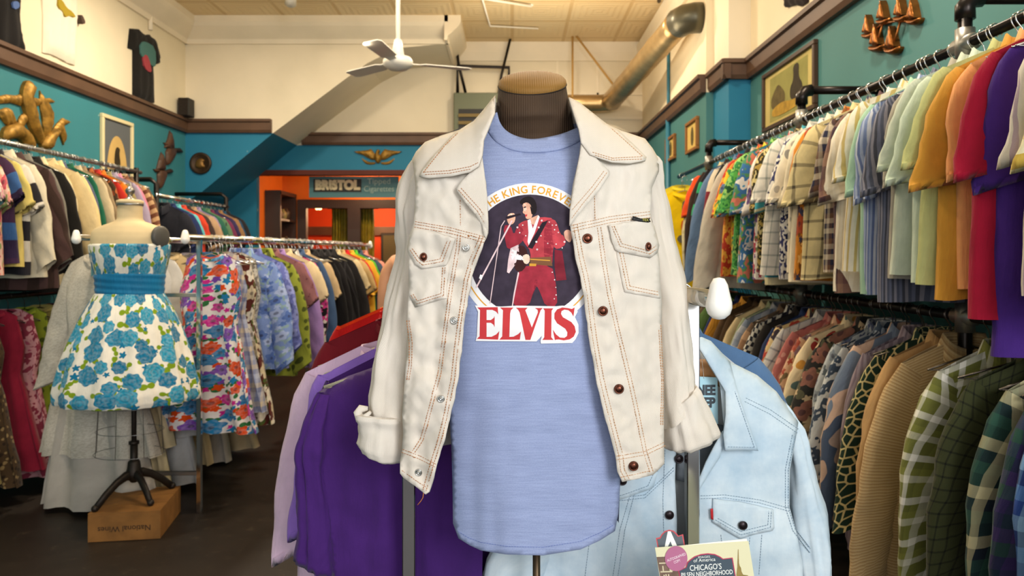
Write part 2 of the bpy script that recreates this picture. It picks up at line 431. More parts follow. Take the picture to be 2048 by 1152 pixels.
p = at(581, 8, 7.0)
f_ = thing('spotlight', 'white ceiling spotlight shining near the top edge of the cream wall', 'lamp', p)
R = Matrix.Rotation(.5, 3, 'Y') @ Matrix.Rotation(.9, 3, 'X')
m = MB(); m.lathe([(.045, .16), (.05, .14), (.055, 0), (.05, 0)], p, 20, 0, R); m.build('lamp_housing', WHITE, f_)
m = MB(); m.lathe([(.047, .004), (.0, .004)], p, 20, 0, R, caps=False); m.build('bulb', emis('spot_glow', 'fff0d0', 14), f_)
m = MB(); m.tube([p + V((0, .03, .1)), p + V((.06, .03, .14)), p + V((.06, .03, ZC - p.z))], .012); m.build('bracket', WHITE, f_)
p = at(1062, 8, 7.6)
f_ = thing('ceiling_bulb', 'small bare bulb in a white holder on the tin ceiling', 'lamp', p)
m = MB(); m.lathe([(.03, .2), (.03, .08), (.025, .06)], p, 14); m.build('holder', WHITE, f_)
m = MB(); m.ball(p + V((0, 0, .02)), (.035, .035, .05)); m.build('bulb', WHITE, f_)
zc = ZC - .03
m = MB(); m.tube([(-2.2, 7.2, zc), (-.9, 7.3, zc), (-.3, 7.32, zc), (.2, 7.55, zc)], .012); m.tube([(-.3, 7.32, zc), (-.25, 8.2, zc), (.3, 8.3, zc)], .01)
tag(m.build('ceiling_conduit', WHITE), 'thin white electrical conduit running along the tin ceiling', 'conduit')
m = MB(); m.tube([(.92, 7.0, zc), (1.45, 7.0, zc), (1.5, 7.4, zc)], .02); m.span((.55, 6.95, ZC - .02), (1.1, 7.25, ZC - .004))
tag(m.build('ceiling_hatch', mat('dark_hatch_edge', '3a2f22', .6)), 'dark edged hatch panel in the tin ceiling near the duct', 'hatch')
# galvanised duct
f_ = thing('air_duct', 'round galvanised metal duct slanting along the cream wall under the ceiling', 'duct', (1.3, 7.5, 3.1))
GALV = mat('galvanised_metal', 'b79a6c', .35, .8, .5, .25, 7)
a, b = V((1.45, 6.32, 3.46)), V((1.19, 8.65, 3.28))
m = MB(); pts = [lerp(a, b, i / 24) for i in range(25)]; m.tube(pts, [.115 + .005 * (i % 6 == 0) for i in range(25)], 20); m.build('duct_run', GALV, f_)
m = MB(); m.tube([(1.615, 6.2, 3.47), (1.56, 6.2, 3.47), (1.49, 6.23, 3.465), a], .128, 20); m.build('elbow', mat('dark_elbow_metal', '5d5a4c', .4, .7), f_)
m = MB(); m.tube([b, b + V((-.03, .08, -.01)), b + V((-.12, .12, -.01)), b + V((-.3, .12, -.01)), b + V((-.9, .12, -.01))], .105, 20); m.build('duct_branch', GALV, f_)
m = MB(); m.tube([at(1145, 62, 8.7), at(1236, 182, 8.6)], .014, 6); m.tube([at(1145, 62, 8.7), at(1145, 300, 8.7)], .014, 6)
tag(m.build('duct_hanger_wire', mat('tan_rope', 'b08a4c', .8)), 'tan support cables hanging from the ceiling beside the duct', 'cable')
# electrical panel
a, b = at(908, 187, 8.85), at(1003, 290, 8.85)
f_ = thing('electrical_panel', 'grey green louvred electrical cabinet high on the back wall', 'electrical panel', (a.x, 8.9, b.z))
EP = mat('grey_green_metal', '5f6450', .5, .3)
m = MB(); m.span((a.x, 8.8, b.z), (b.x, 9.0, a.z), 0, .008); m.build('cabinet', EP, f_)
m = MB(); m.span((a.x + .06, 8.79, b.z + .02), (b.x - .04, 8.802, a.z - .2)); m.build('vent_opening', DARK, f_)
m = MB()
for i in range(4): m.box(((a.x + b.x) / 2 + .01, 8.78, b.z + .08 + i * .09), (b.x - a.x - .1, .03, .03), Matrix.Rotation(.5, 3, 'X'))
m.build('louvre', mat('tan_louvre', '8d7a50', .5), f_)
m = MB(); m.tube([at(915, 190, 8.85), at(915, 132, 8.85), at(1018, 135, 8.85), at(1018, 200, 8.85)], .022); m.tube([at(910, 70, 8.8), at(917, 128, 8.85), at(931, 185, 8.85)], .018); m.tube([at(1022, 72, 8.8), at(1003, 150, 8.85), at(997, 190, 8.85)], .016)
m.build('conduit', BLACKPIPE, f_)
# chair of sign in the alcove
f_ = thing('shop_sign', 'long teal cigarette sign with BRISTOL in cream capitals under the blue header', 'sign', at(706, 370, 9.25))
Y = 9.25; a, b = at(618, 395, Y), at(797, 353, Y)
m = MB(); m.span((a.x, Y, a.z), (b.x, Y + .03, b.z)); m.build('board', mat('sign_teal', '4c7a80', .45), f_)
a, b = at(627, 384, Y), at(723, 358, Y); m = MB(); m.span((a.x, Y - .006, a.z), (b.x, Y - .001, b.z)); m.build('name_plate', mat('sign_black', '1d1712', .5), f_)
def flat_text(s, size, px, py, Y, mt, parent, wpx=None, bold=0, off=0):
    vs, fs = text2d(s, size, bold); c = at(px, py, Y); k = 1
    if wpx: k = (wpx / F * Y) / (max(v[0] for v in vs) - min(v[0] for v in vs))
    m = MB(); m.add([(c.x + x * k, Y - off, c.z + y) for x, y in vs], fs, 0, None, False); return m.build('lettering', mt, parent)
flat_text('BRISTOL', .155, 675, 371, Y, mat('sign_cream', 'd8c8a0', .6), f_, 90, .012, .008)
flat_text('Tipped', .10, 758, 363, Y, mat('sign_pale', 'a8bcae', .6), f_, 46, 0, .004); flat_text('Cigarettes', .10, 758, 378, Y, mat('sign_pale', 'a8bcae', .6), f_, 60, 0, .004)
m = MB()
for x in (-2.4, -1.7): m.tube([(x, Y + .015, b.z), (x, Y + .015, 2.66)], .005, 6)
m.build('hanging_wire', DARK, f_)
# dark shelf unit on the alcove's side
f_ = thing('shelf_unit', 'dark wooden open shelf unit holding small goods in the orange alcove', 'shelf', (-3.05, 9.5, 0))
m = MB()
for y in (9.3, 9.95): m.span((-3.17, y, 0), (-2.97, y + .04, 2.25))
m.span((-3.17, 9.3, 2.22), (-2.97, 9.99, 2.27)); m.build('frame', DW, f_)
for z in (.3, .7, 1.1, 1.5, 1.88): m = MB(); m.span((-3.17, 9.34, z), (-2.97, 9.95, z + .03)); m.build('shelf', DW, f_)
for i, z in enumerate((1.53, 1.91)):
    for j in range(4):
        m = MB(); m.lathe([(.03, 0), (.05, .02), (.055, .05 + .02 * j), (.02, .08 + .02 * j), (.02, .1 + .02 * j)], (-3.06, 9.43 + .13 * j, z), 12)
        tag(m.build('vase', mat(f'glaze_{j}', ['7d6a3c', '5b4a30', '8c8452', '4a3b2c'][j], .4)), f'small {["ochre", "brown", "olive", "dark brown"][j]} vase on the {["middle", "top"][i]} board of the alcove shelf unit', 'vase')
# lamp and garments in the fitting room beyond
p = at(634, 412, 11.2)
f_ = thing('wall_lamp', 'glowing crystal lamp seen through the dark framed doorway', 'lamp', p)
m = MB()
for i in range(7): m.ball(p + V((.05 * math.cos(i * 2.4), .05 * math.sin(i * 2.4), .03 * (i % 3) - .03)), .028, 10)
m.build('lamp_shade', emis('lamp_glow', 'ffd080', 9), f_)
m = MB(); m.tube([p + V((0, 0, .05)), p + V((0, 0, 2.5 - p.z))], .008); m.build('stem', DARK, f_)
for xa, xb, lb in ((664, 698, 'olive gold curtain hanging in the doorway under the word BRISTOL'), (711, 748, 'olive gold curtain in the doorway, beside the dark centre post')):
    a, b = at(xa, 418, 10.16), at(xb, 560, 10.16); m = MB(); nx = 40
    for j in range(9):
        for i in range(nx + 1): m.v.append(V((lerp(a.x, b.x, i / nx) + .012 * nz(i / 6, j / 3), 10.16 + .03 * math.sin(i * .95 + .3 * nz(i, j / 4)), lerp(a.z, .4, j / 8))))
    for j in range(8):
        for i in range(nx): m.f.append([j * (nx + 1) + i, j * (nx + 1) + i + 1, (j + 1) * (nx + 1) + i + 1, (j + 1) * (nx + 1) + i]); m.m.append(0); m.sm.append(True); m.uv.append(None)
    cu_ = thing('curtain', lb, 'curtain', (a.x, 10.16, .4)); m.build('cloth_panel', mat('olive_gold_cloth', '8a7a1c', .5, .1, .4, .4, 14), cu_)
    m = MB(); m.tube([(a.x - .06, 10.16, a.z + .01), (b.x + .06, 10.16, a.z + .01)], .012, 8); m.build('curtain_rod', DARK, cu_)
f_ = thing('framed_picture', 'dark framed picture seen through the doorway under the cigarette sign', 'picture', at(782, 500, 11.9))
a, b = at(762, 540, 11.9), at(803, 466, 11.9)
m = MB(); m.span((a.x, 11.88, a.z), (b.x, 11.96, b.z), 0, .01); m.build('frame', DARK, f_)
m = MB(); m.span((a.x + .04, 11.87, a.z + .04), (b.x - .04, 11.879, b.z - .04)); m.build('print', fab('tr 9 #3c3a2c #5a553c #2b2a22', .6), f_)
# ================================================================ reliefs and pictures on the walls
def wall_l(px, py):
    Y = F * -XL / (CX - px); return Y, H - (py - CY) / F * Y
def wall_r(px, py, X=XR):
    Y = F * X / (px - CX); return Y, H - (py - CY) / F * Y
def map_l(u, v, h): return (XL + h, u, v)
def map_r(u, v, h): return (XR - h, u, v)
def map_b(Y): return lambda u, v, h: (u, Y - h, v)
def relief(name, mats, parent, poly, mp, bulge, base=.004, k=.02, step=None, sm=1, fn=None):
    """a pillowed slab: flat back on the wall, rounded front"""
    poly = smooth_poly(poly, sm) if sm else poly
    ext = max(max(p[0] for p in poly) - min(p[0] for p in poly), max(p[1] for p in poly) - min(p[1] for p in poly))
    vs, fs = fill(poly, step or ext / 16)
    m = MB(); front = []
    for p in vs:
        d = edge_dist(p, poly); h = base + bulge * math.sqrt(max(0, 1 - math.exp(-d / k)))
        if fn: h += fn(p)
        front.append(mp(p[0], p[1], h))
    m.add(front, fs); n = len(densify(poly, step or ext / 16))
    m.add([mp(vs[i][0], vs[i][1], 0) for i in range(n)] + front[:n], [(i, (i + 1) % n, n + (i + 1) % n, n + i) for i in range(n)], 0, None, False)
    return m.build(name, mats, parent, fixn=True)
def px_l(z0, pts): return [wall_l(x / z0, y / z0) for x, y in pts]

# three golden geese
def geese(lbl, parts):
    allp = [q for _, pl in parts for q in px_l(2, pl)]
    u = sum(p[0] for p in allp) / len(allp); v = min(p[1] for p in allp)
    t = thing('goose_wall_sculpture', lbl, 'wall sculpture', (XL, u, v), 'gilded geese on the teal wall')
    for nm, pl in parts: relief(nm, GOLD, t, px_l(2, pl), map_l, .04 if nm == 'body' else .022, .03 if nm == 'body' else .012, .03, sm=1 if nm == 'body' else 0, fn=(None if nm == 'body' else lambda p: .004 * math.sin(p[0] * 130 + p[1] * 90)))
geese('golden goose relief, topmost of its flock, with widely spread wings', [
    ('body', [(78, 350), (95, 318), (118, 332), (128, 360), (112, 395), (128, 440), (140, 490), (160, 560), (150, 582), (128, 545), (105, 500), (88, 440), (76, 400)]),
    ('wing', [(82, 375), (60, 382), (20, 378), (-10, 385), (-10, 415), (40, 412), (80, 425)]), ('wing', [(110, 385), (150, 395), (195, 392), (216, 408), (180, 412), (140, 425), (112, 425)])])
geese('golden goose relief flying below the topmost one, nearest the shop front', [
    ('body', [(0, 515), (25, 500), (60, 490), (95, 520), (118, 555), (125, 605), (95, 600), (62, 548), (25, 560), (-5, 565)]),
    ('wing', [(20, 500), (-5, 470), (-10, 440), (20, 430), (42, 440), (55, 475), (60, 500)]), ('wing', [(60, 500), (75, 465), (105, 440), (140, 430), (120, 465), (95, 495), (80, 520)])])
geese('golden goose relief with a raised wing, nearest the framed oval portrait', [
    ('body', [(160, 600), (150, 575), (172, 540), (200, 520), (222, 515), (225, 535), (205, 555), (192, 600)]),
    ('wing', [(155, 362), (168, 385), (190, 415), (210, 450), (208, 500), (190, 545), (172, 545), (165, 480), (155, 420)]), ('wing', [(205, 520), (222, 495), (245, 472), (278, 488), (250, 503), (262, 545), (250, 580), (236, 540)])])
# two carved brown ducks
def duck(lbl, parts):
    allp = [q for _, pl in parts for q in px_l(2, pl)]; u = sum(p[0] for p in allp) / len(allp)
    t = thing('duck_wall_carving', lbl, 'wall sculpture', (XL, u, min(p[1] for p in allp)), 'carved ducks beside the corner')
    for nm, pl in parts: relief(nm, BROWNWOOD if nm != 'head' else mat('dark_head', '2c1d14', .5), t, px_l(2, pl), map_l, .04, .012, .04, sm=1 if nm == 'body' else 0)
duck('carved brown flying duck, upper one of the pair beside the round plaque', [('body', [(660, 590), (690, 590), (700, 615), (672, 660), (660, 660)]), ('wing', [(655, 590), (668, 555), (676, 522), (686, 560), (690, 595)]), ('wing', [(690, 592), (670, 598), (650, 570), (660, 570)]), ('head', [(690, 592), (715, 592), (728, 610), (712, 612), (695, 610)])])
duck('carved brown flying duck, lower one of the pair beside the round plaque', [('body', [(625, 680), (655, 680), (662, 700), (640, 755), (628, 755)]), ('wing', [(622, 680), (632, 640), (642, 608), (652, 645), (655, 682)]), ('wing', [(640, 685), (620, 690), (610, 676), (625, 676)]), ('head', [(655, 682), (678, 675), (690, 686), (678, 694), (660, 696)])])
# round plaque on the stair wall
p = at(402, 327, YS); f_ = thing('round_plaque', 'round dark bronze plaque on the blue stair wall', 'plaque', (p.x, YS, p.z - .12))
RX = Matrix.Rotation(PI / 2, 3, 'X')
m = MB(); m.lathe([(.122, 0), (.122, .02), (.105, .03), (.09, .018), (.0, .02)], p, 32, 0, RX); m.build('disc', mat('dark_bronze', '3d2c1c', .45, .5, .5, .4, 25), f_)
relief('emblem', mat('bronze_relief', '7a5a2c', .4, .6), f_, [(p.x - .06, p.z - .04), (p.x - .05, p.z + .03), (p.x, p.z + .06), (p.x + .05, p.z + .04), (p.x + .03, p.z), (p.x + .06, p.z - .04), (p.x, p.z - .06)], map_b(YS - .018), .02, .002, .02)
# gold eagle
Y = YB; sc = 1684 / 380
def e_(pts): return [(at(480 + x / sc, 260 + y / sc, Y).x, at(480 + x / sc, 260 + y / sc, Y).z) for x, y in pts]
c_ = at(757, 330, Y); f_ = thing('eagle_wall_emblem', 'gilded spread eagle emblem on the blue header above the alcove', 'wall sculpture', (c_.x, Y, c_.z))
relief('body', GOLD, f_, e_([(1205, 200), (1215, 172), (1240, 175), (1242, 195), (1232, 210), (1255, 230), (1252, 270), (1232, 300), (1205, 290), (1195, 240)]), map_b(Y), .05, .02, .03)
wl = [(1200, 215), (1165, 170), (1130, 180), (1060, 188), (1012, 192), (1050, 210), (1090, 222), (1130, 245), (1170, 265), (1200, 265)]
relief('wing', GOLD, f_, e_(wl), map_b(Y), .03, .02, .03, sm=0, fn=lambda p: .006 * math.sin(p[0] * 120 + p[1] * 160)); relief('wing', GOLD, f_, e_([(2450 - x, y) for x, y in wl]), map_b(Y), .03, .02, .03, sm=0, fn=lambda p: .006 * math.sin(p[0] * 120 - p[1] * 160))
lf = [(1200, 285), (1150, 285), (1110, 268), (1075, 245), (1090, 275), (1120, 305), (1170, 310), (1205, 300)]
relief('laurel', GOLD, f_, e_(lf), map_b(Y), .025, .004, .03); relief('laurel', GOLD, f_, e_([(2450 - x, y) for x, y in lf]), map_b(Y), .025, .004, .03)
# copper ships
t = thing('ship_wall_sculpture', 'copper sculpture of six small sailing ships on the teal wall above the rail', 'wall sculpture', (XR, 3.6, 2.35))
for sx, sy, k in ((1270, 185, .85), (1345, 112, .85), (1437, 98, .95), (1503, 112, .9), (1312, 250, 1), (1393, 262, 1)):
    def s_(pts): return [wall_r(1250 + (sx + x * k) / 2.566, (sy + y * k) / 2.566) for x, y in pts]
    hull = relief('ship_hull', COPPER, t, s_([(-34, -18), (-20, -12), (15, -16), (42, -28), (38, -5), (20, 18), (-20, 20), (-32, 5)]), map_r, .03, .02, .02)
    relief('sail', COPPER, hull, s_([(-8, -16), (-4, -130), (6, -105), (22, -25)]), map_r, .012, .035, .02, sm=0)
    relief('sail', COPPER, hull, s_([(-30, -20), (-12, -90), (-10, -22)]), map_r, .012, .03, .02, sm=0)
def s_(x, y): u, v = wall_r(1250 + x / 2.566, y / 2.566); return (XR - .02, u, v)
m = MB(); m.tube([s_(1270, 180), s_(1345, 120), s_(1437, 105), s_(1503, 115)], .006, 6); m.tube([s_(1312, 240), s_(1393, 262)], .006, 6); m.tube([s_(1345, 120), s_(1312, 240)], .006, 6); m.tube([s_(1437, 105), s_(1393, 262)], .006, 6); m.build('connecting_rod', COPPER, t)

def picture(name, label, mp, u0, u1, v0, v1, fw, fm, inner, motif=None, th=.03):
    t = thing(name, label, 'picture', mp((u0 + u1) / 2, v0, 0))
    m = MB(); P = lambda u, v, h: mp(u, v, h)
    for a, b, c, d in ((u0, u1, v0, v0 + fw), (u0, u1, v1 - fw, v1), (u0, u0 + fw, v0 + fw, v1 - fw), (u1 - fw, u1, v0 + fw, v1 - fw)): m.span(P(a, c, 0), P(b, d, th), 0, .004)
    m.build('frame', fm, t)
    m = MB(); m.span(P(u0 + fw * .6, v0 + fw * .6, .002), P(u1 - fw * .6, v1 - fw * .6, th * .4)); m.build('print', inner, t)
    for lv, (nm, mt, poly) in enumerate(motif or []):
        poly = [(lerp(u0, u1, a), lerp(v0, v1, b)) for a, b in poly]; vs, fs = fill(smooth_poly(poly, 2) if nm != 'backdrop' else poly, (u1 - u0) / 14)
        m = MB(); m.add([P(a, b, th * .4 + .001 + .0008 * lv) for a, b in vs], fs, 0, None, False); m.build(nm, mt, t)
    return t
OLIVE = mat('print_olive', '5c4f2a', .7, 0, .2, .3, 20); DKOL = mat('print_dark', '352c1c', .7, 0, .2, .3, 20); YEL = mat('print_ochre', 'a8842e', .7, 0, .2, .3, 20)
u = [wall_r(1531, 146)[0], wall_r(1637, 83)[0]]
picture('framed_print', 'framed still life print of a jug and pots on the teal wall', map_r, u[1], u[0], 2.33, 2.75, .03, mat('dark_wood_frame', '3e2817', .4), mat('print_paper', 'b9a868', .8, 0, .2, .15, 5), [
    ('backdrop', mat('print_green', '8f8a4e', .8, 0, .2, .2, 6), [(.14, .12), (.86, .12), (.86, .86), (.14, .86)]),
    ('pot', OLIVE, [(.56, .3), (.82, .3), (.84, .5), (.76, .62), (.69, .7), (.62, .62), (.54, .48)]), ('jug', DKOL, [(.24, .3), (.44, .3), (.46, .5), (.38, .62), (.4, .84), (.28, .84), (.3, .62), (.22, .48)]),
    ('fruit', YEL, [(.2, .18), (.8, .16), (.82, .32), (.6, .38), (.4, .3), (.2, .34)])])
for (x0, x1, y0, y1), lbl in (((1335, 1353, 273, 322), 'small framed picture on the rear teal wall, farther one of two'), ((1376, 1399, 240, 304), 'taller small framed picture on the rear teal wall, nearer one of two')):
    Ya, Yb = F * XR2 / (x1 - CX), F * XR2 / (x0 - CX); Ym = (Ya + Yb) / 2
    picture('framed_print', lbl, lambda u, v, h: (XR2 - h, u, v), Ya, Yb, H - (y1 - CY) / F * Ym, H - (y0 - CY) / F * Ym, .03, mat('honey_wood_frame', '8a5a22', .45), mat('small_print_paper', 'c9ab5c', .8), [('figure', OLIVE, [(.4, .2), (.6, .2), (.65, .6), (.5, .85), (.36, .6)])])
ua, ub = wall_l(199, 0)[0], wall_l(262, 0)[0]
picture('framed_portrait', 'cream framed print with an oval portrait on the teal wall above the rail', map_l, ua, ub, 1.98, 2.70, .035, mat('cream_frame', 'd9cda0', .5), mat('print_brownblue', '5b5f62', .8), [
    ('oval', mat('print_tan', 'c9a868', .8, 0, .2, .12, 6), [(.2, .06), (.8, .06), (.84, .35), (.72, .68), (.5, .8), (.28, .68), (.16, .35)]), ('portrait_sketch', DKOL, [(.42, .3), (.5, .26), (.62, .4), (.56, .55), (.6, .62), (.46, .64), (.4, .5)])])
# small speaker on the moulding
p = at(373, 249, 7.95); f_ = thing('wall_speaker', 'small black loudspeaker on the brown moulding in the room corner', 'speaker', (p.x, 7.95, 2.95))
m = MB(); m.span((p.x - .06, 7.87, 2.951), (p.x + .06, 8.02, 3.15), 0, .008); m.build('cabinet', DARK, f_)
m = MB(); m.span((p.x - .052, 7.862, 2.96), (p.x + .052, 7.869, 3.14)); m.build('grille', mat('speaker_grille', '2c2622', .9, 0, .2, .4, 200), f_)
# garments pinned flat on the cream walls
def pinned(name, label, cat, poly, mp, cloth, decals=(), extra=()):
    us = [p[0] for p in poly]; vs_ = [p[1] for p in poly]
    t = thing(name, label, cat, mp(sum(us) / len(us), min(vs_), 0))
    relief('cloth_body', cloth, t, poly, mp, .03, .015, .04, sm=0, fn=lambda p: .006 * math.sin(p[0] * 60 + 3 * nz(p[0] * 5, p[1] * 3)))
    for nm, mt, pl in decals: relief(nm, mt, t, pl, mp, .002, .056, .01)
    return t
pinned('black_tee', 'black printed T-shirt pinned on the cream wall above the brown moulding', 'T-shirt', px_l(2, [(516, 114), (552, 117), (562, 132), (578, 140), (590, 138), (622, 165), (638, 250), (616, 258), (606, 228), (610, 412), (568, 400), (528, 382), (528, 200), (508, 192)]), map_l, fab('s #1b1917'), [
    ('shirt_print', mat('print_teal_grey', '3f6a66', .8), px_l(2, [(540, 170), (560, 165), (600, 190), (604, 260), (590, 270), (560, 230), (542, 225)])), ('shirt_print', mat('print_rose', '9c3b44', .8), px_l(2, [(550, 205), (572, 205), (580, 260), (586, 290), (566, 285), (552, 255)]))])
pinned('black_garment', 'black sleeveless top pinned on the cream wall at the picture edge', 'top', px_l(2, [(-30, -30), (72, -30), (70, 60), (76, 130), (92, 208), (60, 205), (30, 195), (-30, 170)]), map_l, fab('s #161415'), [('shirt_print', mat('print_blue_spot', '49639a', .8), px_l(2, [(20, 5), (45, 5), (50, 30), (25, 40)]))])
pinned('white_dress', 'long white dress with a yellow green leafy sprig pinned on the cream wall', 'dress', px_l(2, [(160, -40), (300, -40), (300, 90), (296, 262), (262, 250), (230, 232), (200, 218), (166, 210), (168, 60)]), map_l, fab('s #eee6d2'), [
    ('sprig', mat('sprig_yellow', 'a08a1c', .8), px_l(2, [(206, -5), (222, 0), (240, 32), (262, 45), (280, 72), (250, 62), (236, 70), (224, 45), (208, 30)])), ('sprig', mat('sprig_dark', '4a3a30', .8), px_l(2, [(296, 60), (304, 60), (318, 92), (304, 98)]))])
u = lambda x, y: wall_r(1250 + x / 2.566, y / 2.566)
pinned('dark_garment', 'dark brown T-shirt hem hanging on the cream wall near the top edge', 'T-shirt', [u(835, -60), u(950, -60), u(945, 10), u(915, 32), u(885, 25), u(838, 38)], map_r, fab('s #2a2020'))
m = MB(); a = wall_l(297, 60); m.tube([(XL + .02, a[0], a[1]), (XL + .02, a[0], ZC - .2), (XL + .06, a[0] + .1, ZC - .05)], .022); tag(m.build('wall_conduit', CREAM), 'cream vertical pipe on the wall above the black printed T-shirt', 'pipe')
# ================================================================ garments on hangers
KIND = {  # neck-to-hem length, shoulder half width, chest, hem, thickness, sleeve (length, angle from / to, half widths), collar
    'short': dict(L=.70, sh=.205, ch=.245, he=.265, th=.045, sl=(.27, 31, 8, .094, .116), col=1, nm='short_sleeved_shirt', cat='shirt'),
    'tunic': dict(L=.83, sh=.205, ch=.245, he=.27, th=.045, sl=(.30, 30, 6, .094, .114), col=1, nm='short_sleeved_shirt', cat='shirt'),
    'long': dict(L=.74, sh=.205, ch=.235, he=.255, th=.045, sl=(.60, 30, 2, .098, .062), col=1, nm='long_sleeved_shirt', cat='shirt'),
    'tee': dict(L=.66, sh=.21, ch=.245, he=.25, th=.035, sl=(.22, 38, 14, .10, .10), col=2, nm='tee_shirt', cat='T-shirt'),
    'bigtee': dict(L=.74, sh=.215, ch=.235, he=.24, th=.045, sl=(.36, 16, 2, .085, .075), col=2, nm='tee_shirt', cat='T-shirt'),
    'coat': dict(L=.78, sh=.22, ch=.25, he=.27, th=.06, sl=(.60, 26, 3, .10, .075), col=3, nm='jacket', cat='jacket'),
    'top': dict(L=.62, sh=.16, ch=.22, he=.24, th=.04, sl=None, col=2, nm='sleeveless_top', cat='top'),
    'dress': dict(L=1.02, sh=.15, ch=.19, he=.30, th=.05, sl=None, col=2, nm='hanging_dress', cat='dress'),
    'gown': dict(L=1.08, sh=.17, ch=.2, he=.35, th=.08, sl=(.60, 24, 6, .075, .06), col=2, nm='hanging_gown', cat='dress'),
    'skirt': dict(L=.95, sh=.12, ch=.17, he=.27, th=.05, sl=None, col=0, nm='hanging_skirt', cat='skirt'),
}
def body_pt(K, a, v, seed):
    c, s = math.cos(a), math.sin(a)
    hw = interp([(0, K['sh']), (.10, K['sh'] * 1.0), (.24, K['ch']), (1, K['he'])], v)
    if K['nm'].startswith('hanging'): hw = interp([(0, K['sh']), (.2, K['ch']), (.38, K['ch'] * .86), (1, K['he'])], v)
    th = interp([(0, .012), (.12, K['th'] * .75), (.3, K['th']), (1, K['th'] * 1.05)], v)
    x = hw * math.copysign(abs(c) ** .78, c); y = th * math.copysign(abs(s) ** .8, s)
    drop = .46 * max(0, abs(x) - .06); z = -.078 - drop * (1 - v) ** 2 - v * K['L']
    if abs(x) < .075 and v < .3: z -= (.03 if s < 0 else .0) * (1 - (x / .075) ** 2) * (1 - v / .3)
    fo = v * (.010 * math.sin(x * 30 + 4 * nz(x * 3, z * 2, seed) + seed) + .012 * nz(x * 9, z * 2.5, seed + 5)) + .007 * nz(x * 14, z * 10, seed + 3)
    if K['nm'].startswith('hanging'): fo += .022 * v * math.sin(a * 9 + 2 * nz(z * 3, seed))
    y += fo; x += .012 * v * nz(z * 4, seed, 1)
    if v > .97: z += .008 * nz(x * 10, seed, 9)
    return V((x, y, z))
_proto = {}
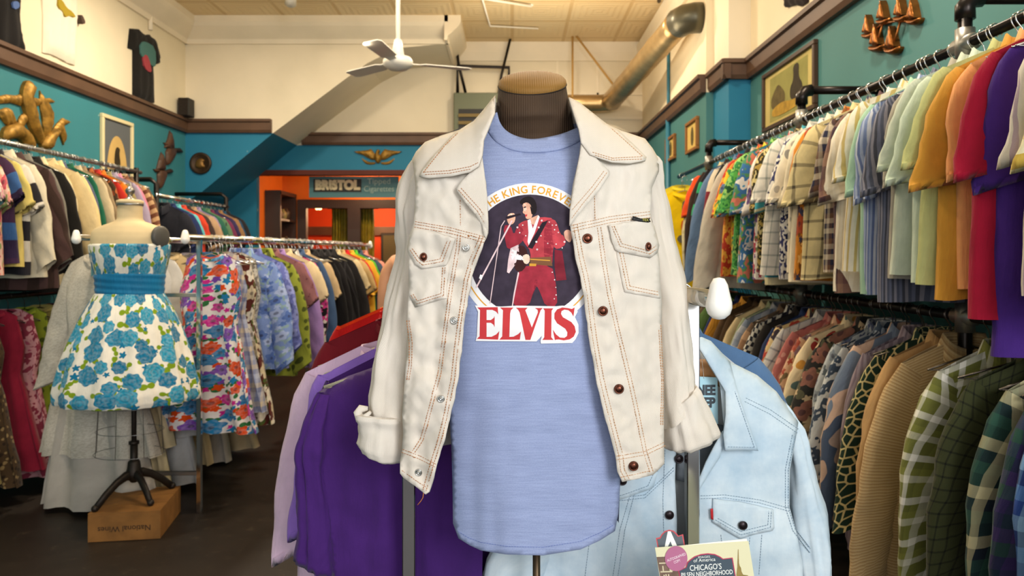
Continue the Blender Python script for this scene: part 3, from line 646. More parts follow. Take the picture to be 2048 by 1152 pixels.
def proto(kind, var):
    if (kind, var) in _proto: return _proto[kind, var]
    K = KIND[kind]; seed = 3.7 * var + len(kind) * 1.3; out = {}
    def keep(key, m, nm):
        o = m.build(nm, [None], None, (0, 0, 0)); out.setdefault(key, []).append(o.data); bpy.data.objects.remove(o)
    nU, nV = 44, 26; m = MB(); P = []; UV = []
    for j in range(nV + 1):
        v = (j / nV) ** 1.25
        ring = [body_pt(K, 2 * PI * i / nU, v, seed) for i in range(nU)]; P += ring
        w = interp([(0, K['sh']), (.24, K['ch']), (1, K['he'])], v)
        UV.append([(4 * w * (i / nU - .25), -v * K['L']) for i in range(nU + 1)])
    for j in range(nV):
        for i in range(nU):
            k = (i + 1) % nU
            m.f.append([j * nU + i, (j + 1) * nU + i, (j + 1) * nU + k, j * nU + k]); m.m.append(0); m.sm.append(True)
            m.uv.append([UV[j][i], UV[j + 1][i], UV[j + 1][i + 1], UV[j][i + 1]])
    m.v = P; keep('body', m, K['nm'])
    if K['sl']:
        for sd in (-1, 1):
            L, a0, a1, h0, h1 = K['sl']; rj = random.Random(var * 7 + sd + len(kind)); a0 += rj.uniform(-5, 7); a1 += rj.uniform(-6, 10); L *= rj.uniform(.92, 1.12); tw = rj.uniform(-.25, .25)
            m = MB(); nU, nV = 20, 16 if L > .3 else 10; t0_ = math.radians(a0); x = sd * (K['sh'] + .004 - math.cos(t0_) * h0 * .86); z = -.076 - .46 * (K['sh'] - .06) - math.sin(t0_) * h0 * .86
            rings = []
            for j in range(nV + 1):
                v = j / nV; th = math.radians(lerp(a0, a1, min(1, v * 1.5))); d = V((sd * math.sin(th), 0, -math.cos(th))); q = V((sd * math.cos(th), 0, math.sin(th)))
                if j: x += d.x * L / nV; z += d.z * L / nV
                h = lerp(h0, h1, v) * (1 if v > .12 else .86 + v * 1.2); ty = interp([(0, .02), (.25, .034), (1, .028)], v) * (1.2 if kind == 'coat' else 1)
                ring = []
                for i in range(nU):
                    a = 2 * PI * i / nU; c, s = math.cos(a), math.sin(a)
                    p = V((x, 0, z)) + q * (h * math.copysign(abs(c) ** .85, c)) + V((0, ty * s + tw * v * h * c * 1.2, 0)) + d * (c * sd * -.045 * v)
                    p.y += .012 * nz(p.x * 12, p.z * 9, seed + sd) + .007 * math.sin(p.z * 45 + p.x * 60 + seed) * v - .012 * v
                    p += q * .008 * nz(v * 6, seed, sd * 4)
                    ring.append(p)
                rings.append((ring, h, v * L))
            if kind in ('short', 'tunic', 'tee', 'bigtee'):   # turned-in hem
                ring, h, l = rings[-1]; cc = sum(ring, V()) / nU; rings.append(([lerp(p, cc, .03) + V((0, 0, .02)) for p in ring], h, l + .02))
            for ring, h, l in rings: m.v += ring
            for j in range(len(rings) - 1):
                for i in range(nU):
                    k = (i + 1) % nU; m.f.append([j * nU + i, (j + 1) * nU + i, (j + 1) * nU + k, j * nU + k]); m.m.append(0); m.sm.append(True)
                    m.uv.append([(4 * rings[jj][1] * ii / nU + sd * .31, -rings[jj][2]) for jj, ii in ((j, i), (j + 1, i), (j + 1, i + 1), (j, i + 1))])
            keep('sleeve', m, 'sleeve')
    ct = K['col']
    if ct:
        m = MB(); n = 22
        if ct == 1: rows = [(.066, -.012), (.062, .022), (.068, .030), (.088, -.022)]
        elif ct == 2: rows = [(.092, -.022), (.084, -.004), (.080, -.008)]
        else: rows = [(.070, -.012), (.068, .026), (.078, .034), (.112, -.035)]
        gap = .3 if ct != 2 else 0
        for r, dz in rows:
            for i in range(n + 1):
                a = -PI / 2 + gap + (2 * PI - 2 * gap) * i / n
                fr = max(0, -math.sin(a)); m.v.append(V((r * math.cos(a), r * .62 * math.sin(a), -.082 + dz - (.045 * fr if ct != 2 else .03 * fr) - (.03 * fr if (r, dz) == rows[-1] and ct != 2 else 0))))
        for j in range(len(rows) - 1):
            for i in range(n):
                m.f.append([j * (n + 1) + i, j * (n + 1) + i + 1, (j + 1) * (n + 1) + i + 1, (j + 1) * (n + 1) + i]); m.m.append(0); m.sm.append(True)
                m.uv.append([(.02 * ii, .03 * jj) for jj, ii in ((j, i), (j, i + 1), (j + 1, i + 1), (j + 1, i))])
        keep('collar', m, 'collar')
    if ct in (1, 3):
        m = MB(); n = 24
        for j in range(n + 1):
            v = .06 + .93 * j / n
            for x in (-.016, .016):
                p = body_pt(K, -PI / 2 + x / K['ch'], v, seed); m.v.append(V((x, p.y - .004, p.z)))
        for j in range(n): m.f.append([2 * j, 2 * j + 2, 2 * j + 3, 2 * j + 1]); m.m.append(0); m.sm.append(True); m.uv.append([(.3 * q[0], q[1]) for q in ((0, -j / n), (0, -(j + 1) / n), (.1, -(j + 1) / n), (.1, -j / n))])
        keep('button_placket', m, 'button_placket')
    _proto[kind, var] = out; return out
def put(name, me, mt, parent=None):
    o = bpy.data.objects.new(name, me); C.objects.link(o)
    if parent: o.parent = parent
    o.material_slots[0].link = 'OBJECT'; o.material_slots[0].material = mt; return o
# the hangers: a hook over the rail and a shoulder wire
def hanger_mesh(r, drop=0):
    m = MB(); hk = [(.021 * math.cos(a), 0, .021 * math.sin(a)) for a in [math.radians(q) for q in range(-40, 221, 20)]]
    hk += [(-.004, 0, -.03), (0, 0, -.045), (0, 0, -.088 - drop)]; m.tube(hk, r, 6)
    m.tube([(x, 0, z - drop) for x, z in ((-.195, -.150), (-.10, -.118), (0, -.088), (.10, -.118), (.195, -.150))], r * 1.6, 6)
    m.tube([(-.195, 0, -.150 - drop), (.195, 0, -.152 - drop)], r, 6)
    o = m.build('wire_hanger', [None], None, (0, 0, 0)); me = o.data; bpy.data.objects.remove(o); return me
HANG = hanger_mesh(.0020); HANGL = hanger_mesh(.0024, .05)
SEEN = set()
def hang(kind, desc, short, spec, X, Y, Z, where, beside, group, yaw=0, sc=1.0, hm=None, rough=.85, var=None, full=None, drop=0):
    K = KIND[kind]; v = random.randrange(6) if var is None else var; P = proto(kind, v); mt = fab(spec, rough)
    o = put(K['nm'], P['body'][0], mt)
    label = full or f'{desc} {where}' + (f', beside the {beside}' if beside else '')
    if label in SEEN: print('DUP LABEL', label)
    SEEN.add(label)
    if len(label.split()) > 16: print('LONG LABEL', label)
    tag(o, label, K['cat'], group)
    for key in ('sleeve', 'sleeve', 'collar', 'button_placket'):
        pass
    for key in ('sleeve', 'collar', 'button_placket'):
        for me in P.get(key, []): put(key, me, mt, o)
    if kind == 'gown': q = put('underskirt', P['body'][0], fab('s #b4ada2' if 'lace' in desc else spec)); q.parent = o; q.scale = (.97, .9, 1.24)
    ya = yaw + random.uniform(-.11, .11)
    o.location = (X, Y, Z - drop); o.rotation_euler = (random.uniform(-.03, .03), random.uniform(-.035, .035), ya); o.scale = (sc, sc, sc * random.uniform(.97, 1.04))
    h = put('wire_hanger', HANGL if drop else HANG, hm or CHROME); h.location = (X, Y, Z); h.rotation_euler = (0, 0, ya)
    tag(h, f'hanger with hook over the rail holding the {desc}', 'hanger', 'hangers ' + where) if len(desc.split()) < 8 else tag(h, f'hanger holding the {desc}', 'hanger', 'hangers ' + where)
    return o
def row(items, X, Z, where, group, edge, yaw=0, sc=1.0, x_of=None, hm=None, drop=0):
    """items: (kind, description, short name, cloth, depth)"""
    for i, (kind, desc, short, spec, Y) in enumerate(items):
        b = items[i - 1][2] if i else items[1][2]
        x = x_of(Y) if x_of else X
        hang(kind, desc, short, spec, x, Y, Z, where, b if len(desc.split()) + len(where.split()) < 12 else None, group, yaw, sc * random.uniform(.97, 1.05), hm, drop=drop)

# ---------------------------------------------------------------- pipe rack on the right wall
XP, ZU, ZL = 1.45, 2.12, 1.25
f_ = thing('pipe_clothes_rack', 'black iron pipe clothes rack with two long rails along the green teal wall', 'clothes rack', (XP, 3.6, 0))
GF = mat('galvanised_fitting', '8c8a84', .4, .8)
for z in (ZU, ZL): m = MB(); m.tube([(XP, 1.2, z), (XP, 6.3, z)], .0165, 12); m.build('rail', BLACKPIPE, f_)
for y in (2.32, 3.63, 5.34):
    m = MB(); m.tube([(XP, y, 0), (XP, y, ZU + .10)], .021, 12); q = m.build('post', BLACKPIPE, f_)
    m = MB(); m.tube([(XP, y, ZU + .08), (XP, y, ZU + .12), (XP + .02, y, ZU + .145), (XP + .05, y, ZU + .15)], .03, 12); m.build('elbow', BLACKPIPE, q)
    m = MB(); m.tube([(XP + .04, y, ZU + .15), (XR, y, ZU + .15)], .021, 12); m.tube([(XR - .012, y, ZU + .15), (XR, y, ZU + .15)], .045, 14); m.build('wall_bracket', BLACKPIPE, q)
    for z in (ZU, ZL):
        m = MB(); m.tube([(XP, y - .045, z), (XP, y + .045, z)], .027, 12); m.tube([(XP, y, z - .05), (XP, y, z + .05)], .029, 12); m.build('tee_fitting', GF, q)
def YR(px, kind='short'):
    hs = max(-v.co.x for me in proto(kind, 0)['sleeve'] for v in me.vertices); return F * (XP - hs + .03) / (px - CX)
U = [('short', 'pale yellow shirt with gold banding', 'yellow banded shirt', 'sh 7 #d9cf9c #c9a94a #e4dcb4 #d3c188 #b6bb8a', 2056), ('short', 'cream shirt with faint mauve stripes', 'mauve striped shirt', 'st 18 #ded6c8 #ded6c8 #b9a5b0', 2034),
     ('tunic', 'plum purple silky shirt, longest on its rail', 'plum shirt', 's #45267a', 1956), ('short', 'crimson red short-sleeved shirt', 'crimson shirt', 's #98102e', 1942), ('short', 'peach orange short-sleeved shirt', 'peach shirt', 's #eca468', 1886),
     ('short', 'mustard short-sleeved shirt', 'mustard shirt', 's #cf9638', 1868), ('short', 'light olive short-sleeved shirt', 'olive shirt', 's #b9bc7c', 1848), ('short', 'pale mint short-sleeved shirt', 'mint shirt', 's #c8d8c4', 1806), ('short', 'sage white short-sleeved shirt', 'sage shirt', 's #c2cbb8', 1790),
     ('short', 'stone grey short-sleeved shirt', 'stone shirt', 's #a8a294', 1772), ('short', 'charcoal blue shirt with narrow vertical stripes', 'charcoal striped shirt', 'st 24 #555a6c #6d7288 #4a4c58 #8a8894', 1740), ('short', 'blue shirt with white vertical stripes', 'blue striped shirt', 'st 20 #7d8fb8 #a9b6d0 #6a7aa4 #c6ccd8', 1716),
     ('short', 'seafoam green short-sleeved shirt', 'seafoam shirt', 's #a4c8ac', 1700), ('short', 'cream shirt with thin gold stripes', 'gold striped shirt', 'st 22 #e4dcc6 #e4dcc6 #c8b070', 1688), ('short', 'ivory shirt with tonal stripes', 'ivory shirt', 'st 30 #efe6d2 #e6dac2', 1664),
     ('short', 'brown and maroon plaid shirt', 'maroon plaid shirt', 'pl 9 #6a4a48 #40303c #8a6a58', 1648), ('short', 'navy and cream plaid shirt', 'navy plaid shirt', 'pl 9 #2c2e44 #d8cbb0 #2c2e44 #c9b9a0 #6e4f3c', 1626), ('short', 'tan windowpane check shirt', 'windowpane shirt', 'gr 13 #cdbb88 #4c4436', 1604),
     ('short', 'orange floral print shirt', 'orange floral shirt', 'fl 8 #d08428 #7a4a1c #e8b060 #3a3a52 #a8402a', 1590), ('short', 'plain cream short-sleeved shirt', 'plain cream shirt', 's #e8dcbe', 1576), ('short', 'beige shirt with grey leaf print', 'grey leaf shirt', 'do 16 #ddd2ba #a8a294 #8d8a84', 1558),
     ('short', 'white shirt with navy paisley print', 'navy paisley shirt', 'tr 16 #e4e0d8 #262a52 #e4e0d8 #3a3e6a', 1546), ('short', 'white shirt with grey check', 'grey check shirt', 'gr 18 #dcd6c8 #8f948c', 1530), ('short', 'teal shirt with cream lining', 'teal shirt', 'sh 5 #3f93a0 #cfc49a #3f93a0', 1516),
     ('short', 'black and gold patterned shirt', 'gold patterned shirt', 'tr 18 #2c281c #b99a50 #3a3424 #d9c68a', 1504), ('short', 'white shirt with red and purple blossoms', 'red blossom shirt', 'fl 11 #e6dcd2 #5c7a4a #b0304a #5c3a7a #d8743c', 1494), ('short', 'blue tropical shirt with island scene', 'island shirt', 'tr 13 #3a88b0 #d8d4cc #3a6a9c #4f8458 #c0705c', 1480),
     ('short', 'bright green tropical leaf shirt', 'green leaf shirt', 'tr 15 #2c7038 #5aa84c #3a8444 #8fbf64 #24542f', 1466), ('short', 'yellow tropical floral shirt', 'yellow floral shirt', 'fl 12 #e0bc2c #3f8044 #c85c34 #e8d478 #3a689c', 1452), ('short', 'orange and red tropical shirt', 'orange red shirt', 'tr 16 #d0642c #e0a040 #b83c28', 1442),
     ('long', 'light grey sweatshirt with ribbed cuffs', 'grey sweatshirt', 's #b9b0a0', 1428), ('coat', 'black varsity jacket with white marks', 'varsity jacket', 'do 10 #1c1a1c #1c1a1c #d8d4cc #1c1a1c', 1414), ('long', 'maroon and cream block-striped rugby shirt', 'rugby shirt', 'sh 4 #7c2430 #cfc0a8', 1404), ('long', 'faded denim blue shirt', 'denim shirt', 's #5c7494', 1398),
     ('long', 'green and black striped jersey', 'striped jersey', 'sh 8 #23905c #14141a', 1388), ('long', 'dark chocolate brown shirt', 'brown shirt', 's #33241c', 1382), ('long', 'cream wool shirt', 'cream wool shirt', 'gr 9 #d8cca4 #b4a474', 1374), ('tee', 'red orange T-shirt', 'red T-shirt', 's #d84a1c', 1364)]
_ys = sorted(YR(u_[4], u_[0]) for u_ in U); U = sorted(U, key=lambda u_: YR(u_[4], u_[0]))
for i_ in range(1, len(_ys)): _ys[i_] = max(_ys[i_], _ys[i_ - 1] + (.034 if i_ == 3 else .052))
row([(u_[0], u_[1], u_[2], u_[3], y_) for u_, y_ in zip(U, _ys)], XP, ZU, 'on the upper pipe rail', 'clothes on the upper pipe rail', 1)
o = hang('tee', 'bright yellow T-shirt with a dark graphic', 'yellow T-shirt', 's #f0c80c', 1.31, 5.5, 2.02, 'at the far end of the upper pipe rail', None, 'clothes on the upper pipe rail', .1, 1.08)
m = MB()
for a, b, c_ in (((-.03, -.27), (.0, -.15), 0), ((-.035, -.36), (.005, -.28), 1), ((-.06, -.44), (.03, -.38), 0)):
    n = 8; m.add([(lerp(a[0], b[0], .5 + .5 * math.cos(k * PI / 4)), -.052, lerp(a[1], b[1], .5 + .5 * math.sin(k * PI / 4))) for k in range(n)], [tuple(range(n))], c_)
g_ = m.build('shirt_graphic', [mat('graphic_grey', '5a5648', .8), mat('graphic_orange', 'c8641c', .8)], None, (0, 0, 0)); g_.parent = o
hang('tee', 'lemon yellow T-shirt half hidden', 'lemon T-shirt', 's #e4cc30', 1.36, 5.8, 2.08, 'at the far end of the upper pipe rail', None, 'clothes on the upper pipe rail', .1)

Lr = [('long', 'multicoloured blue madras plaid shirt', 'madras shirt', 'pl 6 #d8d4cc #7a8cb8 #b8485a #e4e0d4', 1.42), ('long', 'brown and rust small check shirt', 'rust check shirt', 'gr 28 #9a6a34 #3a2a1e', 1.50), ('long', 'dark red tartan shirt', 'red tartan shirt', 'pl 9 #3c2430 #7a2c38 #28303c #50604c', 1.58), ('long', 'bright cobalt plaid shirt', 'cobalt plaid shirt', 'pl 8 #2c4a94 #5c8cc8 #1c2a5c #88b0d8', 1.66),
      ('long', 'purple and green tartan shirt', 'purple tartan shirt', 'pl 9 #2c2450 #28483c #3c2c5c #182838', 1.74), ('long', 'dark forest green plaid shirt', 'forest plaid shirt', 'pl 9 #1f3a34 #2c5044 #1a2430 #c0b890', 1.84), ('long', 'black olive fine check shirt', 'black check shirt', 'gr 34 #34381f #12140e', 1.96), ('long', 'olive and white large plaid shirt', 'olive plaid shirt', 'pl 9 #73763a #73763a #d8d6c0 #84873f #6a6d34 #f2f0e4', 2.12),
      ('long', 'tan slub weave shirt', 'tan shirt', 'sh 110 #b89a6a #a5855a #c4aa7c', 2.32), ('long', 'caramel linen shirt', 'caramel shirt', 's #b08a58', 2.40), ('long', 'dark green shirt with cream lattice', 'lattice shirt', 'la 34 #1c3328 #c9bb84', 2.48), ('long', 'mauve grey narrow-striped shirt', 'mauve shirt', 'st 40 #9a8a90 #7c6c74', 2.56), ('long', 'grey blue silk shirt with painted scene', 'painted silk shirt', 'tr 4 #b09888 #4c586c #c8a890 #6c7888', 2.64),
      ('long', 'dusty blue paisley shirt', 'dusty paisley shirt', 'tr 20 #8f98a4 #3c4a5c #c0c4c4', 2.74), ('long', 'pale grey floral blouse', 'grey floral blouse', 'fl 14 #a8acac #5c6468 #48506c #808890', 2.82), ('long', 'black floral shirt with beige blooms', 'beige bloom shirt', 'fl 9 #2a2824 #55523c #b8a07c #8a5c4c', 2.90), ('long', 'cream shirt with coloured dots', 'dotted cream shirt', 'do 14 #dcc8a0 #a03a34 #58706c #3c3a38 #c08a3c', 3.00),
      ('long', 'peach shirt with small flowers', 'peach flower shirt', 'fl 12 #d0a888 #7a6a4c #a84c3c #8c7080', 3.10), ('long', 'terracotta pink shirt', 'terracotta shirt', 'do 20 #a4605a #7c444c #c08a7c', 3.18), ('long', 'white and grey chequered shirt', 'chequered shirt', 'gr 22 #c8c4bc #6a6c74', 3.28), ('long', 'red and green retro print shirt', 'retro print shirt', 'tr 14 #34402c #a83c30 #c8b080 #38303a', 3.36), ('long', 'plain navy shirt', 'navy shirt', 's #26365c', 3.46),
      ('long', 'near black work shirt', 'black work shirt', 's #24201e', 3.54), ('long', 'black and white houndstooth shirt', 'houndstooth shirt', 'ck 50 #25252f #c8c4b8', 3.64), ('long', 'brown ombre plaid shirt', 'ombre plaid shirt', 'pl 8 #7a5c44 #a8886a #54483c', 3.74), ('long', 'blue grey check shirt', 'blue grey shirt', 'pl 10 #8c94a4 #b4b4b4 #687484', 3.84), ('long', 'sage green shirt', 'sage long shirt', 's #8f9878', 3.92), ('long', 'sand coloured shirt', 'sand shirt', 's #c4b088', 4.02),
      ('long', 'dark bronze shirt', 'bronze shirt', 's #4a3824', 4.12), ('long', 'umber brown shirt', 'umber shirt', 's #55402a', 4.24), ('long', 'golden mustard corduroy shirt', 'gold corduroy shirt', 'st 60 #b07c28 #9a6a20', 4.36), ('long', 'indigo blue shirt', 'indigo shirt', 's #26305c', 4.48), ('long', 'moss green shirt', 'moss shirt', 's #55703c', 4.60), ('long', 'taupe shirt', 'taupe shirt', 's #8a7a64', 4.74), ('long', 'rust and brown plaid shirt', 'rust plaid shirt', 'pl 8 #7c4024 #3c2a20', 4.88), ('long', 'dark wine shirt', 'wine shirt', 's #3c1820', 5.02), ('long', 'dark plum checked shirt', 'plum check shirt', 'gr 16 #40283c #241c24', 5.16)]
row(Lr, XP, ZL, 'on the lower pipe rail', 'long-sleeved shirts on the lower pipe rail', 1, sc=1.0, hm=mat('dark_hanger_metal', '6c6660', .25, .9))

# ---------------------------------------------------------------- racks on the left wall
XA = -3.1
f_ = thing('wall_clothes_rack', 'double pipe rack under the golden geese along the left teal wall'.replace('left ', ''), 'clothes rack', (XA, 5, 0))
for z in (2.13, 1.19):
    m = MB(); m.tube([(XA, 3.3, z), (XA, 6.05, z)], .0165, 12); m.build('rail', STEEL if z > 2 else BLACKPIPE, f_)
for y in (3.6, 5.98):
    m = MB(); m.tube([(XA, y, 0), (XA, y, 2.16)], .02, 12); q = m.build('post', BLACKPIPE, f_)
    m = MB(); m.tube([(XA, y, 2.13), (XL, y, 2.13)], .02, 12); m.build('wall_bracket', BLACKPIPE, q)
A = [('short', 'pink and cream patterned blouse', 'pink blouse', 'tr 14 #d8b8a4 #c07888 #e4d8c4 #5c8c94'), ('short', 'coral floral shirt', 'coral shirt', 'fl 9 #e0b8a8 #8a9c5c #b8485a #d88c7c'), ('short', 'deep violet shirt with blue panel', 'violet shirt', 'sh 3 #2c1f3c #34588a #3c2440'), ('short', 'pale yellow cotton shirt', 'pale yellow shirt', 's #cfbc6c'), ('short', 'black and white cropped shirt', 'cropped shirt', 'sh 4 #25232a #cfcac0'), ('coat', 'off-white linen jacket', 'linen jacket', 's #cfc6ae'), ('coat', 'dark brown velvet coat', 'brown velvet coat', 'st 10 #33241f #463230'),
     ('coat', 'mid grey wool coat', 'grey wool coat', 's #78756c'), ('coat', 'black tailored coat', 'black coat', 's #181614'), ('coat', 'ivory evening jacket', 'ivory jacket', 's #d9c9a0'), ('coat', 'cream cardigan', 'cream cardigan', 's #cdb98c'), ('coat', 'butter cream jacket', 'butter jacket', 's #dcc890'), ('long', 'slate blue blouse', 'slate blouse', 's #545c78'), ('long', 'emerald blouse', 'emerald blouse', 's #1c6048'), ('long', 'beige knitted top', 'beige knit', 's #c0b090'), ('long', 'taupe knitted top', 'taupe knit', 's #8f7c60'), ('long', 'rust floral blouse', 'rust blouse', 'tr 12 #7a3a20 #3c2c1c #a85c30'),
     ('long', 'scarlet blouse', 'scarlet blouse', 's #b02a20'), ('long', 'bright orange blouse', 'orange blouse', 's #d87420'), ('long', 'khaki shirt', 'khaki shirt', 's #8c8454'), ('long', 'lavender grey blouse', 'lavender blouse', 's #9c90a8'), ('long', 'rose pink cardigan', 'rose cardigan', 's #c87c94'), ('long', 'chestnut striped top', 'chestnut top', 'sh 16 #6c4430 #b89870'), ('long', 'tan paisley blouse', 'tan paisley blouse', 'tr 14 #a88a5c #5c4430')]
row([a + (3.98 + .078 * i + (.015 if i % 3 else 0),) for i, a in enumerate(A)], XA, 2.13, 'on the rail below the golden geese', 'clothes on the rail below the geese', -1, sc=1.0)
Bl = [('dress', 'beige tweed dress', 'tweed dress', 'tr 20 #463c2c #5c503c'), ('dress', 'mustard lace dress', 'lace dress', 's #7c6c3c'), ('dress', 'brown speckled dress', 'speckled dress', 'do 26 #4a3824 #907850 #30241a'), ('dress', 'raspberry red dress', 'raspberry dress', 's #84182f'), ('dress', 'pink brocade dress', 'brocade dress', 'tr 14 #9c4860 #b88488 #7c2c3e'), ('dress', 'lime spotted dress', 'lime dress', 'do 14 #7c8a24 #465418'), ('dress', 'olive patterned dress', 'olive dress', 'tr 12 #54502c #8a8048'), ('dress', 'wine velvet dress', 'wine dress', 's #4c1828'), ('dress', 'black sequin dress', 'sequin dress', 's #1c181a')]  # cloth colours darkened to paint in the shade along the low rail
row([a + (3.86 + .15 * i,) for i, a in enumerate(Bl)], XA, 1.19, 'on the low rail under the jackets', 'dresses on the low wall rail', -1, sc=.95, hm=BLACKPIPE)
f_ = thing('corner_clothes_rack', 'chrome and pipe clothes rack in the corner under the round plaque', 'clothes rack', (XA, 7.2, 0))
m = MB(); m.tube([(XA, 6.3, 1.96), (XA, 7.9, 1.96)], .02, 12); m.build('rail', CHROME, f_)
for y in (6.32, 7.86):
    m = MB(); m.tube([(XA, y, 0), (XA, y, 2.06), (XA - .05, y, 2.1), (XL, y, 2.1)], .022, 12); m.build('post', BLACKPIPE, f_)
Dc = ['s #22232c', 's #23305c', 's #5cb0b8', 's #c8402a', 's #3a2c2a', 's #a88a6c', 'tr 12 #54406c #8c7ca0', 's #2a5c4c', 'tr 14 #2a3a34 #587c5c', 's #6c2c4c', 's #342c50', 's #94704c', 's #1f4a6c', 's #28262a']
Dn = ['ink black shirt', 'royal navy shirt', 'turquoise shirt', 'tomato red shirt', 'espresso shirt', 'camel shirt', 'violet print shirt', 'bottle green shirt', 'green print shirt', 'burgundy shirt', 'midnight shirt', 'toffee shirt', 'petrol blue shirt', 'coal black shirt']
row([('short', Dn[i], Dn[i], Dc[i], 6.42 + .105 * i) for i in range(14)], XA, 1.96, 'on the corner rail under the plaque', 'shirts on the corner rail', -1, sc=.98)

# ---------------------------------------------------------------- chrome double-rail rack in the middle
FINIAL_GLARE = mat('finial_painted_glare', 'f6f4ee', .08, 0, .6)  # bright window reflection on the chrome finials painted in as white gloss
def chrome_rack(label, x0, y0, x1, y1, gap, z, bars, end, ends=(True, True)):
    f_ = thing('double_rail_clothes_rack', label, 'clothes rack', (x0 + gap / 2, y0, 0))
    d = V((x1 - x0, y1 - y0, 0)).normalized()
    for k in (0, 1):
        a = V((x0 + k * gap, y0, z)); b = V((x1 + k * gap, y1, z))
        ed_ = end if ends[k] else -.01
        m = MB(); m.tube([a - d * ed_, b + d * .1], .0175, 14); q = m.build('rail', CHROME, f_)
        for e, s in (((a - d * end, -1),) if ends[k] else ()) + ((b + d * .1, 1),):
            m = MB(); R = d.to_track_quat('Z', 'Y').to_matrix()
            c = e + d * s * .004 - V((0, 0, .004)); m.lathe([(.002, .045), (.010, .043), (.016, .032), (.019, .018), (.0235, .0), (.024, -.01), (.02, -.022), (.011, -.030), (.002, -.032)], c, 20); m.build('finial', FINIAL_GLARE, q)
        for e in (a, b):
            m = MB(); m.box((e.x, e.y, z / 2), (.0255, .0255, z), None, 0, .002); m.build('post', CHROME, f_)
    for e in (V((x0, y0, 0)), V((x1, y1, 0))):
        for zz in bars: m = MB(); m.box((e.x + gap / 2, e.y, zz), (gap - .026, .022, .022), None, 0, .002); m.build('crossbar', STEEL, f_)
    return f_
MX0, MY0, MX1, MY1, MZ = -2.345, 4.07, -2.02, 7.15, 1.54
chrome_rack('chrome double rail rack behind the floral dress form', MX0, MY0, MX1, MY1, .59, MZ, (1.22, .22), .14)
mid = lambda k: (lambda Y: lerp(MX0, MX1, (Y - MY0) / (MY1 - MY0)) + k * .59)
yw = -math.atan2(MX1 - MX0, MY1 - MY0)
Mr = [('dress', 'white dress with orange, magenta and blue flowers', 'bright floral dress', 'fd 11 #e4dcd8 #2f6a3c #1f78ac #c8288c #d4480f #7a48ac #2074a8 #d4480f', 4.2), ('skirt', 'pale blue plaid long skirt', 'plaid skirt', 'pl 9 #8c94b4 #aab0c8 #70789c #c8b8a0', 4.3), ('dress', 'brown and white daisy dress', 'daisy dress', 'fl 8 #5c2a24 #4c5c2c #e4dccc #d8c8a8', 4.38), ('dress', 'silver grey lace dress', 'grey lace dress', 'tr 30 #9a9690 #c4c0b8 #7c7874', 4.46), ('long', 'light blue floral long blouse', 'blue floral blouse', 'fl 12 #7c94cc #8ca8b0 #a8b8e0 #5470b4', 4.56), ('long', 'periwinkle floral blouse', 'periwinkle blouse', 'fl 12 #6c74b8 #5c64a0 #9098d0', 4.68), ('coat', 'olive green spotted coat', 'olive coat', 'do 16 #8f9838 #4c5420', 4.82),
      ('short', 'maroon lace blouse', 'maroon blouse', 'tr 30 #6c3a44 #8a5c60', 4.94), ('long', 'lilac satin blouse', 'lilac blouse', 's #9c7cb8', 5.04), ('short', 'cream short blouse', 'short cream blouse', 's #d8c49c', 5.16), ('long', 'black blouse with pink flowers', 'black pink blouse', 'fl 9 #17161a #d8d0c8 #d0408c #e0dcd4', 5.28), ('long', 'steel blue denim shirt', 'steel denim shirt', 's #40587c', 5.40), ('short', 'sandy beige blouse', 'sandy blouse', 's #c8ac84', 5.50), ('coat', 'black satin coat', 'black satin coat', 's #121114', 5.62), ('coat', 'black wool coat', 'black wool coat', 's #19171a', 5.74), ('coat', 'black pinstriped coat', 'pinstriped coat', 'st 22 #141316 #141316 #141316 #2c2a2e', 5.88), ('coat', 'black gabardine coat', 'gabardine coat', 's #1c1a1c', 6.02),
      ('short', 'light cream T-shirt', 'light cream T-shirt', 's #cdb890', 6.16), ('short', 'tan cotton T-shirt', 'tan T-shirt', 's #b89a68', 6.28), ('short', 'vivid red T-shirt', 'vivid red T-shirt', 's #c41c20', 6.40), ('short', 'amber yellow T-shirt', 'amber T-shirt', 's #e0a830', 6.52), ('short', 'grass green T-shirt', 'grass T-shirt', 's #58b030', 6.64), ('short', 'slate navy T-shirt', 'slate navy T-shirt', 's #3c4c60', 6.78), ('short', 'salmon pink T-shirt', 'salmon T-shirt', 's #d88c7c', 6.92)]
row(Mr, 0, MZ, 'on the chrome rack behind the dress form', 'clothes on the rear chrome rack', -1, yw, 1.0, mid(1))
Ml = [('gown', 'long white lace wedding gown, front of its row', 'lace gown', 'tr 90 #b3ab9a #cac3b4 #bcb4a5', 4.12), ('gown', 'ivory satin gown', 'satin gown', 's #d8c8a0', 4.34), ('gown', 'silver white tulle gown', 'tulle gown', 's #c4c4c4', 4.56), ('gown', 'champagne ruffled gown', 'champagne gown', 's #c0aa80', 4.8), ('gown', 'grey lilac lace gown', 'lilac gown', 'tr 30 #9890a4 #b8b0c0', 5.05), ('gown', 'ecru cotton gown', 'ecru gown', 's #c4b494', 5.3)]
row(Ml, 0, MZ, 'on the chrome rack', 'long gowns on the rear chrome rack', -1, yw, 1.0, mid(0))

